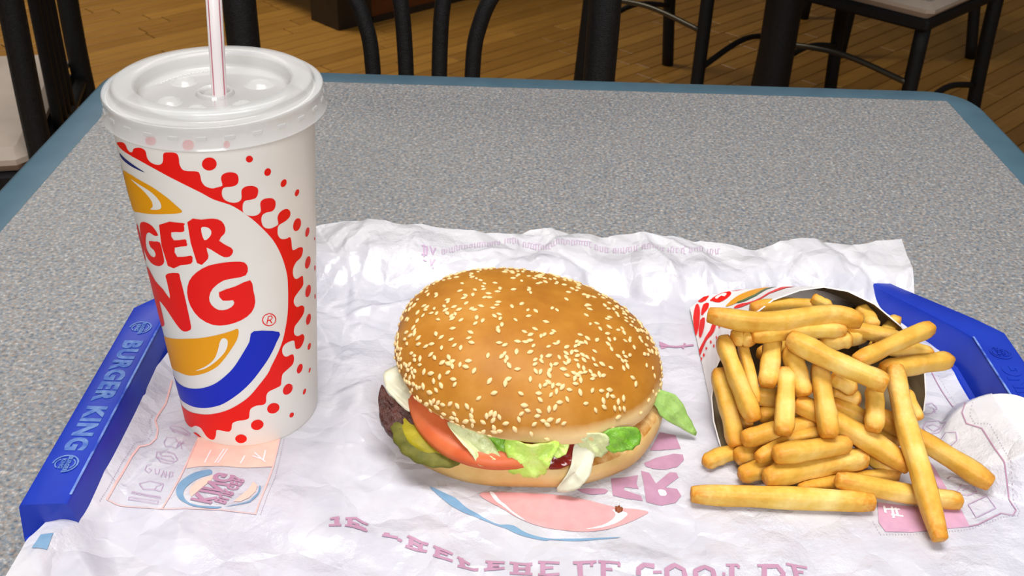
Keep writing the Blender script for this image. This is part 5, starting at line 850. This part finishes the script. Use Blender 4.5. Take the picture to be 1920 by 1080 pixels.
def on_cup(v, f, name, mat, lift, label=None):
    out = []
    for p in v:
        th, z = p[0] / KU, p[1] / 1000.0
        r = cr(z) + lift
        out.append((CX_ + r * math.cos(th), CY_ + r * math.sin(th), z))
    f = [tuple(q) for q in f]
    o = obj(name, out, f, mat, cup, smooth=True)
    if label:
        o['label'] = label
    return o
def cu(poly):
    return [(a * KU, h) for a, h in poly]
def spin(poly, c):     # the unseen half of the round emblem
    return [(2 * c[0] - a, 2 * c[1] - h) for a, h in poly]
def flip(poly, c):
    return [(2 * c[0] - a, h) for a, h in poly]
red = cu(CUP_RED)
ctr = (min(p[0] for p in red) + 1.0, 108.0)
polys_red = [red]
back_red = [p for p in flip(red, ctr)]
# cup prints (radii differ by fractions of a millimetre so that later inks lie on earlier ones)
v, f = flat_polys_vf(polys_red, 2.0, None, 3)
on_cup(v, f, 'splash_ring_print', M['cup_red'], .00012, 'red splash ring')
for d in CUP_DOTS:
    v, f = flat_polys_vf([cu(d)], 2.0, None, 2)
    on_cup(v, f, 'splash_drop_print', M['cup_red'], .00012)
v, f = flat_polys_vf([cu(CUP_BLUE)], 2.0, None, 3)
on_cup(v, f, 'crescent_print', M['cup_blue'], .00014, 'blue crescent')
v, f = flat_polys_vf([cu(CUP_NAVY)], 2.0, None, 2)
on_cup(v, f, 'crescent_tip_print', M['cup_navy'], .00014)
for p in CUP_YELLOW:
    v, f = flat_polys_vf([cu(p)], 2.0, None, 3)
    on_cup(v, f, 'bun_print', M['cup_yellow'], .00014, 'yellow bun half')
for p in CUP_LETTERS:
    v, f = flat_polys_vf([cu(p)], 1.5, None, 2)
    on_cup(v, f, 'letter_print', M['cup_red'], .00016, 'red rounded letter')
for p in CUP_WHITE:
    v, f = flat_polys_vf([cu(p)], 2.0, None, 3)
    on_cup(v, f, 'highlight_print', M['cup_white'], .00022)
mb = MB()
ring = cu(CUP_RMARK[0])
mb.add(*ribbon_vf(ring + ring[:2], .5, 1.0))
for s in CUP_RMARK[1:]:
    mb.add(*ribbon_vf(cu(s), .5, 1.0))
on_cup(mb.v, mb.f, 'registered_mark_print', M['cup_red'], .00016)
# the emblem goes on round the far side of the cup
lim = min(p[0] for p in red) - .3
v, f = flat_polys_vf([[p for p in back_red]], 2.0, None, 2)
on_cup(v, f, 'splash_ring_print', M['cup_red'], .00010)
v, f = flat_polys_vf([flip(cu(CUP_BLUE), ctr)], 2.0, None, 2)
on_cup(v, f, 'crescent_print', M['cup_blue'], .00013)
for p in CUP_YELLOW:
    v, f = flat_polys_vf([flip(cu(p), ctr)], 2.0, None, 2)
    on_cup(v, f, 'bun_print', M['cup_yellow'], .00013)
for word, h, size, gap in (('BUR', 124, 22, 0), ('KI', 96, 34, 0)):
    gx = ctr[0] - 3.0
    for ch in reversed(word):
        tv, tf = text_vf(ch, size, offset=.7)
        w1, w0 = max(p[0] for p in tv), min(p[0] for p in tv)
        on_cup([(p[0] - w1 + gx, p[1] + h, 0) for p in tv], tf, 'letter_print', M['cup_red'], .00016)
        gx -= w1 - w0 + 2.0

# lid
LX, LY = CX_ + .0012, CY_
lid = [(.0480, .1714), (.0474, .1725), (.0466, .1760), (.0462, .1785), (.0468, .1798), (.0470, .1806), (.0466, .1815), (.0452, .1817), (.0438, .1818), (.0431, .1823), (.0426, .1838), (.0420, .1845), (.0410, .1848),
       (.0375, .1847), (.0344, .1845), (.0336, .1842), (.0331, .1834), (.0326, .1800), (.0322, .1786), (.0312, .1777), (.0300, .1774), (.020, .1771), (.0085, .1772), (.0078, .1786), (.0068, .1790), (.0058, .1784), (.0052, .1772), (0, .1771)]
lid_in = [(r - .0004 if r > .001 else 0, z - .0004) for r, z in reversed(lid)]
lo = obj('lid', *lathe_vf(lid + lid_in, 128, (LX, LY)), M['lid'], cup, autosmooth=38)
lo['label'] = 'milky translucent plastic lid'
dome = lathe_vf([(0, .0026), (.0022, .0023), (.0042, .0014), (.0052, .0003), (.0058, 0)], 20)
for ang in (35, 145, 215, 262, 318):
    a = math.radians(ang)
    x, y = LX + .0205 * math.cos(a), LY + .0205 * math.sin(a)
    obj('button_dome', [(p[0] * (1.2 if ang == 35 else 1) + x, p[1] + y, p[2] + .1771) for p in dome[0]], dome[1], M['lid'], lo, smooth=True)
tab = box_vf(-.0022, .0022, -.0004, .0004, -.0009, .0009, .0003)
for k in range(26):
    a = 2 * math.pi * k / 26
    c, s = math.cos(a), math.sin(a)
    r = .0466
    obj('skirt_rib', [(LX + c * (r + p[1]) - s * p[0], LY + s * (r + p[1]) + c * p[0], .1762 + p[2]) for p in tab[0]], tab[1], M['lid'], lo)
mb = MB()
arc = [(.028 * math.cos(a), .028 * math.sin(a)) for a in [math.radians(100 + 4 * j) for j in range(16)]]
for j, (x, y) in enumerate(arc):
    mb.add(*box_vf(LX + x - .0007, LX + x + .0007, LY + y - .0007, LY + y + .0007, .1770, .1779, .0003))
mb.build('embossed_marks', M['lid'], lo)

# straw: round tube with a pink stripe, top end above the picture
st = thing('drinking_straw', 'white straw with thin pink stripes standing in the cup lid', 'straw', (-.1262, .4330, .172))
b0, b1 = Vector((-.1351, .4365, .030)), Vector((-.1186, .4320, .292))
obj('tube', *tube_vf([b0, b0.lerp(b1, .5), b1], .0033, 20), M['straw'], st, smooth=True)
ax = (b1 - b0).normalized()
for ang in (-2.05, -.62, .8, 2.3):
    v = []
    s_ = Vector((1, 0, 0)) - ax * ax.x
    s_.normalize()
    t_ = ax.cross(s_)
    for q in (b0, b0.lerp(b1, .5), b1):
        for da in (-.09, .09):
            v.append(q + (s_ * math.cos(ang + da) + t_ * math.sin(ang + da)) * .00336)
    obj('stripe', v, [(0, 1, 3, 2), (2, 3, 5, 4)], M['straw_stripe'], st)

# ------------------------------------------------------------------ hamburger
bg = thing('hamburger', 'sesame bun hamburger with tomato, lettuce and pickle in the middle of the wrapper', 'hamburger', (.013, .4425, .006))
BXc, BYc = .0130, .4425
def superell(a, rx, ry, e):
    c, s = math.cos(a), math.sin(a)
    k = (abs(c) ** e + abs(s) ** e) ** (-1 / e)
    return rx * k * c, ry * k * s
NB = 96
# bottom bun
rings = []
rs = random.Random(4)
ph = [rs.uniform(0, 6.28) for _ in range(6)]
def wob(a, k):
    return 1 + .010 * math.sin(3 * a + ph[0]) + .006 * math.sin(5 * a + ph[1]) + .004 * math.sin(11 * a + ph[2] + k)
for sc, z in ((.0, .0062), (.80, .0062), (.93, .0064), (.975, .0080), (1.0, .0125), (1.003, .0165), (.985, .0205), (.955, .0222)):
    rg = []
    for j in range(NB):
        a = 2 * math.pi * j / NB
        x, y = superell(a, .0705, .0672, 2.35)
        w = wob(a, z * 100)
        dz = .0012 * math.sin(2 * a + 1.0) + .0007 * math.sin(7 * a)
        rg.append((BXc + x * sc * w, BYc + y * sc * w, z + dz * sstep(.008, .02, z)))
    rings.append(rg)
heel_top = rings[-1]
obj('bottom_bun', *loft_vf(rings), M['heel'], bg, smooth=True)
r2 = []
for sc, dz in ((1.030, -.0016), (1.012, -.0002), (.96, .0009), (.90, .0008), (.5, .0008), (.0, .0008)):
    r2.append([(BXc + (p[0] - BXc) * sc, BYc + (p[1] - BYc) * sc, p[2] + dz) for p in heel_top])
obj('toasted_face', *loft_vf(r2), M['toast'], bg, smooth=True)
# patty
def disc_vf(c, r, z, th, tilt, wobble=.0, seed=0, n=80, edge=.35):
    q = random.Random(seed)
    ph = [q.uniform(0, 6.28) for _ in range(8)]
    rg = []
    for sc, dz in ((0, -th / 2), (1 - edge * th / r, -th / 2), (1, -th * .2), (1, th * .2), (1 - edge * th / r, th / 2), (0, th / 2)):
        ring = []
        for j in range(n):
            a = 2 * math.pi * j / n
            w = 1 + wobble * (math.sin(3 * a + ph[0]) + .7 * math.sin(7 * a + ph[1]) + .5 * math.sin(13 * a + ph[2]) + .4 * math.sin(23 * a + ph[3]))
            x, y = r * sc * w * math.cos(a), r * sc * w * math.sin(a)
            ring.append((c[0] + x, c[1] + y, z + dz + tilt[0] * x + tilt[1] * y + wobble * .06 * math.sin(5 * a + ph[4]) * sc * .6))
        rg.append(ring)
    return loft_vf(rg)
obj('beef_patty', *disc_vf((.010, .4450), .0620, .0258, .0065, (-.04, .02), .008, 3, 110), M['patty'], bg, smooth=True)
obj('tomato_slice', *disc_vf((-.0025, .4160), .0428, .0318, .0078, (-.03, .20), .002, 5, 72, .5), M['tomato'], bg, smooth=True)
obj('tomato_slice', *disc_vf((.038, .462), .034, .0335, .006, (.02, -.02), .002, 6, 64, .5), M['tomato'], bg, smooth=True)
v, f = disc_vf((-.0290, .4000), .0232, .0236, .0036, (-.08, .17), .0, 8, 96, .4)
pk = obj('pickle_slice', [( -.0290 + (p[0] + .0290) * (1 + .02 * math.sin(18 * math.atan2(p[1] - .400, p[0] + .029))), .400 + (p[1] - .400) * (1 + .02 * math.sin(18 * math.atan2(p[1] - .400, p[0] + .029))), p[2]) for p in v], f, M['pickle_skin'], bg, smooth=True)
obj('pickle_flesh', *disc_vf((-.0288, .4008), .0188, .0246, .0036, (-.08, .17), .012, 9, 60, .4), M['pickle'], pk, smooth=True)
obj('lettuce_bed', *disc_vf((BXc + .002, BYc + .004), .0590, .0355, .005, (-.06, -.01), .018, 12, 120, .6), M['lettuce_pale'], bg, smooth=True)

def leaf(name, outline, mat, seed, rough=.0008, thick=.0007, dense=4, rings=6):
    q = random.Random(seed)
    pts = [Vector(p) / 1000.0 for p in outline]
    pts = catmull(pts, dense, True)
    c = sum(pts, Vector()) / len(pts)
    nrm = Vector()
    for i in range(len(pts)):
        nrm += (pts[i] - c).cross(pts[(i + 1) % len(pts)] - c)
    nrm.normalize()
    ph = [q.uniform(0, 6.28) for _ in range(6)]
    rg = []
    for side in (1, -1):
        seq = range(rings + 1) if side == 1 else range(rings, -1, -1)
        for k in seq:
            s = k / rings
            ring = []
            for j, p in enumerate(pts):
                d = p - c
                jag = 1 + (.022 * math.sin(j * 1.3 + ph[0]) + .016 * math.sin(j * 2.9 + ph[1])) * s
                x = c + d * s * jag
                u, w = x.x * 1000, (x.z + x.y) * 1000
                h = rough * (math.sin(u * .55 + ph[2]) * math.cos(w * .42 + ph[3]) + .6 * math.sin(u * 1.1 + w * .9 + ph[4]))
                ring.append(x + nrm * (h + side * thick / 2))
            rg.append(ring)
    return obj(name, *loft_vf(rg), mat, bg, smooth=True)
leaf('lettuce_piece', [(3.0, 379.5, 35.0), (15, 376.5, 35), (27.7, 379.0, 35.0), (24.8, 375.6, 28.0), (23.0, 374.8, 23), (21.5, 375.8, 17.5), (14.0, 375.2, 16.2), (5.9, 376.5, 17.5), (4.5, 376.0, 25)], M['lettuce'], 1)
leaf('lettuce_piece', [(-8.5, 385.0, 36.0), (5.5, 381.5, 36.0), (9.0, 378.5, 26.0), (4.0, 377.2, 22.5), (-1.0, 378.0, 27.0), (-6.2, 381.0, 30.0)], M['lettuce_dark'], 2)
leaf('lettuce_piece', [(-24.5, 388.5, 37.0), (-7.8, 383.0, 36.0), (1.0, 376.8, 26.5), (-3.0, 375.2, 24.8), (-8.6, 373.8, 23.5), (-12, 376.0, 27.5), (-18.1, 381.0, 32.0)], M['lettuce_pale'], 3, .0007)
leaf('lettuce_piece', [(35.9, 383.1, 36.0), (49.4, 384.5, 36.0), (51.4, 383.3, 27.0), (46.6, 381.8, 23.8), (40.0, 382.0, 26.5)], M['lettuce_pale'], 4, .001)
leaf('lettuce_piece', [(48.2, 385.5, 36.0), (64.4, 389.9, 36.0), (66.0, 387.6, 28.0), (58, 384.5, 25.5), (51.3, 384.0, 26.5)], M['lettuce_dark'], 5, .001)
leaf('lettuce_piece', [(24.0, 381.5, 35), (32.5, 382.5, 35), (31.0, 379.0, 28), (26.0, 377.6, 27)], M['lettuce'], 6, .0008)
leaf('lettuce_leaf_tip', [(74.0, 424.0, 33.0), (87.5, 426.3, 28.0), (95.1, 423.3, 18.0), (100.2, 418.7, 8.6), (90.9, 419.2, 13.0), (80.2, 417.5, 22.0)], M['lettuce_tip'], 7, .0008)
leaf('onion_piece', [(-57.5, 426.4, 37.0), (-45.0, 428.9, 40.0), (-38.2, 408.2, 33.0), (-42.2, 404.2, 29.0), (-50.1, 409.6, 31.0), (-56.5, 417.0, 34.0)], M['onion'], 8, .0006, .0022)
leaf('onion_strip', [(35.5, 383.2, 31.0), (44.6, 384.4, 29.0), (43.2, 376.2, 20.5), (39.5, 372.6, 15), (33.5, 371.8, 11.0), (27.5, 372.6, 11.2), (31.0, 374.4, 17.0), (34.0, 378.0, 23)], M['onion'], 9, .0004, .0020)
leaf('ketchup_smear', [(24.5, 382.7, 31.0), (40.6, 384.8, 31.0), (38.0, 381.8, 24.0), (32.6, 378.0, 22.0), (25.9, 376.4, 20.5), (21.9, 377.8, 23.0)], M['ketchup'], 10, .0005, .002)
# beef edge sticking out at the left
leaf('beef_flap', [(-58.5, 416.1, 35.5), (-59.0, 406.6, 30.5), (-55.0, 398.0, 23.5), (-43.0, 391.5, 20.5), (-38.3, 402.7, 26.0), (-46.0, 413.0, 29.0), (-53.0, 411.5, 31.0)], M['patty'], 11, .0007, .0045, 6)

# top bun
CZ, CH, CRX, CRY = .0340, .0350, .0690, .0672
TILT = Matrix.Rotation(math.radians(7.5), 3, 'Y') @ Matrix.Rotation(math.radians(-2.0), 3, 'X')
def crown_pt(a, phi):
    sp = math.sin(phi)
    rr_ = (sp ** .80) if phi < math.pi / 2 else (1 - .32 * (1 - sp) - .05 * (phi - math.pi / 2))
    x, y = superell(a, CRX, CRY, 2.12)
    w = wob(a, 0) if phi > .4 else 1
    z = CH * (math.cos(phi) if phi < math.pi / 2 else .22 * math.cos(phi))
    z += .0010 * math.sin(2 * a + 2.0) * sp
    p = TILT @ Vector((x * rr_ * w, y * rr_ * w, z))
    return Vector((BXc + p.x, BYc + .0025 + p.y, CZ + p.z))
PH = [0, .08, .16, .25, .35, .46, .58, .70, .83, .96, 1.1, 1.22, 1.34, 1.45, 1.57, 1.72, 1.9, 2.1, 2.35, 2.6]
rings = [[tuple(crown_pt(2 * math.pi * j / NB, phi)) for j in range(NB)] for phi in PH]
ctr_low = sum((Vector(p) for p in rings[-1]), Vector()) / NB
rings.append([tuple(ctr_low.lerp(Vector(p), .01)) for p in rings[-1]])
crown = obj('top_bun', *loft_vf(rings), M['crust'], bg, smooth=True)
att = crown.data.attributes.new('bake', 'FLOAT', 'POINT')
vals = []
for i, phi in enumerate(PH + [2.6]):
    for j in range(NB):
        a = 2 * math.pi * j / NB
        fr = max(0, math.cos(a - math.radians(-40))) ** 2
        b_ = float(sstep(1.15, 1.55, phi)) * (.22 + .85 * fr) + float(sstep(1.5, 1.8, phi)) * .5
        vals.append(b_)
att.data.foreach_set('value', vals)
# sesame seeds
sv, sf = [], []
rg = []
for t, r in ((0, 0), (.10, .45), (.28, .82), (.5, 1.0), (.72, .82), (.9, .42), (1.0, 0)):
    rg.append([((t - .5) * .0034, .00108 * r * math.cos(a), .00058 * r * math.sin(a)) for a in [2 * math.pi * j / 7 for j in range(7)]])
sv, sf = loft_vf(rg)
seed_me = bpy.data.meshes.new('sesame_seed')
seed_me.from_pydata([tuple(p) for p in sv], [], sf)
seed_me.polygons.foreach_set('use_smooth', [True] * len(seed_me.polygons))
seed_me.materials.append(M['seed'])
q = random.Random(21)
spots = []
clus = [(q.uniform(0, 6.28), q.uniform(.3, 1.45)) for _ in range(26)] + [(math.radians(a_), 1.45) for a_ in (-170, -158, -146, -134, -122, -112, 20, 0)]
tries = 0
while len(spots) < 700 and tries < 60000:
    tries += 1
    if q.random() < .45:
        ca_, cp_ = q.choice(clus)
        phi = cp_ + q.gauss(0, .13)
        a = ca_ + q.gauss(0, .16) / max(.3, math.sin(phi))
    else:
        phi = math.acos(1 - q.random() * .98)
        a = q.uniform(0, 2 * math.pi)
    if not (.02 < phi < 1.66):
        continue
    p = crown_pt(a, phi)
    if any((p - s[0]).length < .0019 for s in spots):
        continue
    # a balder patch at the front right, as the crust shows
    if math.cos(a + .75) > .75 and phi > 1.05 and q.random() < .55:
        continue
    spots.append((p, a, phi))
def vis(s):     # the ones that show: camera side first
    return (s[0] - Vector(CAM_LOC)).length
spots.sort(key=vis)
mb = MB()
off = Vector(bg.location)
for i, (p, a, phi) in enumerate(spots):
    e = .01
    da = crown_pt(a + e, phi) - p
    dp = crown_pt(a, phi + e) - p
    nn = dp.cross(da)
    nn = nn.normalized()
    if nn.z < 0 and phi < 1.3:
        nn = -nn
    tx = (da.normalized() * math.cos(i * 2.4) + dp.normalized() * math.sin(i * 2.4))
    tx = (tx - nn * tx.dot(nn)).normalized()
    ty = nn.cross(tx)
    mt = Matrix((tx, ty, nn)).transposed().to_4x4()
    sc = .85 + .3 * random.Random(i).random()
    pos = p + nn * .00022
    if i < 300:
        o = bpy.data.objects.new('sesame_seed', seed_me)
        link(o, crown)
        o.matrix_local = Matrix.Translation(pos - off) @ mt @ Matrix.Scale(sc, 4)
    else:
        M4 = Matrix.Translation(pos) @ mt @ Matrix.Scale(sc, 4)
        mb.add([M4 @ Vector(w) for w in sv], sf)
if mb.v:
    o = mb.build('far_sesame_seeds', M['seed'], crown, smooth=True)
    o['kind'] = 'stuff'
# a crumb on the wrapper in front of the burger
o = obj('meat_crumb', *disc_vf((.0565, .3652), .0018, float(paper_z(.0565, .3652)) + .0010, .0018, (0, 0), .03, 4, 14), M['crumb'], None, smooth=True)
tag(o, 'tiny brown crumb on the wrapper in front of the hamburger', 'crumb')

# ------------------------------------------------------------------ fries carton
ct = thing('fries_carton', 'white paper fries carton with red print lying open towards the camera', 'carton', (.168, .48, .006))
RIM = [Vector(p) / 1000 for p in CARTON_RIM]
BCK = [Vector(p) / 1000 for p in CARTON_BACK]
NR = len(RIM)
def cpt(u, v, lift=0.0):
    i = min(max(int(u), 0), NR - 2)
    f_ = u - i
    def P(uu, vv):
        k = min(max(int(uu), 0), NR - 2)
        g = uu - k
        return RIM[k].lerp(RIM[k + 1], g).lerp(BCK[k].lerp(BCK[k + 1], g), vv)
    p = P(u, v)
    if lift:
        du = P(min(u + .05, NR - 1), v) - P(max(u - .05, 0), v)
        dv = P(u, min(v + .02, 1)) - P(u, max(v - .02, 0))
        n_ = du.cross(dv).normalized()
        if n_.dot(p - Vector((.168, .48, .015))) < 0:
            n_ = -n_
        p = p + n_ * lift
    return p
NU, NV = 61, 13
def shell(lift):
    return [[cpt((NR - 1) * i / (NU - 1), j / (NV - 1), lift) for i in range(NU)] for j in range(NV)]
so = shell(.0003)
obj('outer_board', *loft_vf(so, closed=False), M['carton_out'], ct, smooth=True)
obj('inner_board', *loft_vf(shell(-.0004), closed=False), M['carton_in'], ct, smooth=True)
A = shell(.0003)[0]
B = shell(-.0004)[0]
obj('cut_edge', *loft_vf([A, B], closed=False), M['carton_out'], ct)
# floor of the carton and its crimped end
und = [[Vector((p.x, p.y, .0066)) for p in (so[j][0].lerp(so[j][-1], k / 6) for k in range(7))] for j in range(NV)]
obj('bottom_board', *loft_vf(und, closed=False), M['carton_in'], ct)
endr = [[BCK[k] for k in range(NR)], [Vector((BCK[k].x, BCK[k].y, .0066)) for k in range(NR)]]
obj('crimped_end', *loft_vf(endr, closed=False), M['carton_out'], ct)
def on_carton(polys, name, mat, lift, sm=2):
    v, f = flat_polys_vf([[(a * 10, b * 100) for a, b in p] for p in polys], 3.0, 6.0, sm)
    obj(name, [cpt(min(max(p[0] / 10, 0), NR - 1.001), min(max(p[1] / 100, 0), 1), lift) for p in v], f, mat, ct, smooth=True)
on_carton(CARTON_RED, 'carton_print', M['cup_red'], .0006)
on_carton(CARTON_DOTS, 'carton_print', M['cup_red'], .0006)
on_carton(CARTON_YELLOW, 'carton_print', M['cup_yellow'], .0006)
on_carton(CARTON_GREEN, 'carton_print', M['green'], .0007)
on_carton(CARTON_WHITE, 'carton_print', M['cup_white'], .0008)

# ------------------------------------------------------------------ french fries, every one its own thing
FRY_LABELS = [
    'long straight golden fry lying frontmost on the wrapper, left of the panel print',
    'pale fry with browned right tip lying under the long crossing fry',
    'thin fry almost hidden behind the two frontmost fries',
    'longest fry, leaning steeply from the carton down to the front right corner',
    'fry reaching farthest right over the printed panel, blunt right end',
    'short pale fry lying flat in the middle of the front heap',
    'thick brown-edged fry just above the frontmost long fry',
    'stubby fry half behind the thick brown-edged fry at the left',
    'stubby fry at the left, above the one half behind the thick fry',
    'leftmost leaning fry along the left edge of the carton mouth',
    'short brown-tipped fry at the far left bottom of the heap',
    'dark-tipped fry leaning down inside the left carton wall',
    'thin brown fry beside the dark-tipped one in the carton mouth',
    'dark sliver of fry deep at the left of the carton mouth',
    'fry lying level below the upright fries at the left of the heap',
    'thin fry tucked above the short pale fry in the middle',
    'upright fry end under the top fries, leftmost of the upright ones',
    'upright fry end, second of the upright ones from the left',
    'tall upright fry standing lowest in the middle left',
    'tall upright fry with pointed lower end in the centre of the heap',
    'thick fry slanting down right across the upper middle of the heap',
    'pointed fry sticking up to the right over the carton edge',
    'fry sticking straight out right past the carton edge, blunt tip',
    'long top fry lying across the carton rim over the red print',
    'fry lying just under the long top fry',
    'dim fry lying deep behind the long top fry under the carton roof',
    'small broken fry tip poking up at the back of the carton',
    'shaded fry standing deep in the right back of the carton',
    'fry behind the pointed fry at the right, running back into the carton',
    'rounded fry end peeping between the pointed fry and the one below it',
    'blunt round fry end facing out in the upper middle of the carton',
    'small fry end just right of the blunt round one',
    'short broken fry end below the thick slanting fry',
    'orange upright fry left of the longest fry',
    'long fry slanting down right through the middle of the heap',
    'thin fry crossing behind the long slanting middle fry',
    'small brown fry low in the heap beside the longest fry',
    'thin fry edge right behind the longest fry at the carton side',
    'knobbly browned fry stub under the left end of the top fry',
    'shaded fry lying level behind the upright fry ends at the left',
    'shaded short fry under the short broken fry end',
    'dim fry lying crosswise behind the leftmost upright fry ends',
    'shaded fry lying crosswise just above the level fry at the left',
    'dim fry low in the heap, left of the longest fry, lying on the paper',
    'dim fry leaning against the right carton wall behind the pointed fry']
NAMES_REST = 'fry buried in shade inside the heap'
rf = random.Random(5)
for i, (w, pts) in enumerate(FRIES):
    P = [Vector(p) / 1000 for p in pts]
    path = catmull(P, max(3, int(16 / (len(P) - 1))))
    n_ = len(path)
    ph = [rf.uniform(0, 6.28) for _ in range(6)]
    tw = rf.uniform(-.25, .25)
    wr = rf.uniform(.92, 1.08)
    rings, tips = [], []
    for k, p in enumerate(path):
        s = k / (n_ - 1)
        t = (path[min(k + 1, n_ - 1)] - path[max(k - 1, 0)]).normalized()
        side = t.cross(Vector((0, 0, 1)))
        side = side.normalized() if side.length > .05 else Vector((1, 0, 0))
        up = side.cross(t).normalized()
        e = min(s, 1 - s) * n_
        tap = min(1, .80 + .14 * e) if e < 2 else 1.0
        tap *= 1 + .05 * math.sin(s * 7 + ph[0]) + .03 * math.sin(s * 17 + ph[1])
        rg = []
        for j in range(16):
            a = 2 * math.pi * j / 16 + tw
            c, s2 = math.cos(a), math.sin(a)
            kk = (abs(c) ** 5.5 + abs(s2) ** 5.5) ** (-1 / 5.5)
            r = w / 1960 * kk * tap * (1 + .02 * math.sin(j * 2.1 + k * 1.3 + ph[2]))
            rg.append(p + side * (c * r * wr) + up * (s2 * r / wr))
            corner = max(0, kk - 1.05) / .14
            tips.append(min(1, max(0, 1 - e / 2.6) * .8 + .27 * corner + .18 * (math.sin(s * 9 + ph[3]) > .6)))
        rings.append(rg)
    # closed, slightly rounded ends
    def cap(rg, d):
        c = sum(rg, Vector()) / len(rg)
        return [[c + (q_ - c) * .8 + d * .0006 for q_ in rg], [c + (q_ - c) * .02 + d * .0008 for q_ in rg]]
    d0 = (path[0] - path[1]).normalized()
    d1 = (path[-1] - path[-2]).normalized()
    c0, c1 = cap(rings[0], d0), cap(rings[-1], d1)
    allr = [c0[1], c0[0]] + rings + c1
    tips = [.95] * 32 + tips + [.95] * 32
    v, f = loft_vf(allr)
    c = sum(path, Vector()) / n_
    lowz = min(p.z for r in allr for p in r)
    dz = max(0, float(paper_z(c.x, c.y)) + .0006 - lowz)
    o = obj('french_fry', [(p.x - c.x, p.y - c.y, p.z - c.z) for p in v], f, M['fry'], None, smooth=True)
    o.location = (c.x, c.y, c.z + dz)
    at2 = o.data.attributes.new('tip', 'FLOAT', 'POINT')
    at2.data.foreach_set('value', tips)
    tag(o, FRY_LABELS[i] if i < len(FRY_LABELS) else NAMES_REST, 'fry', 'french fries')
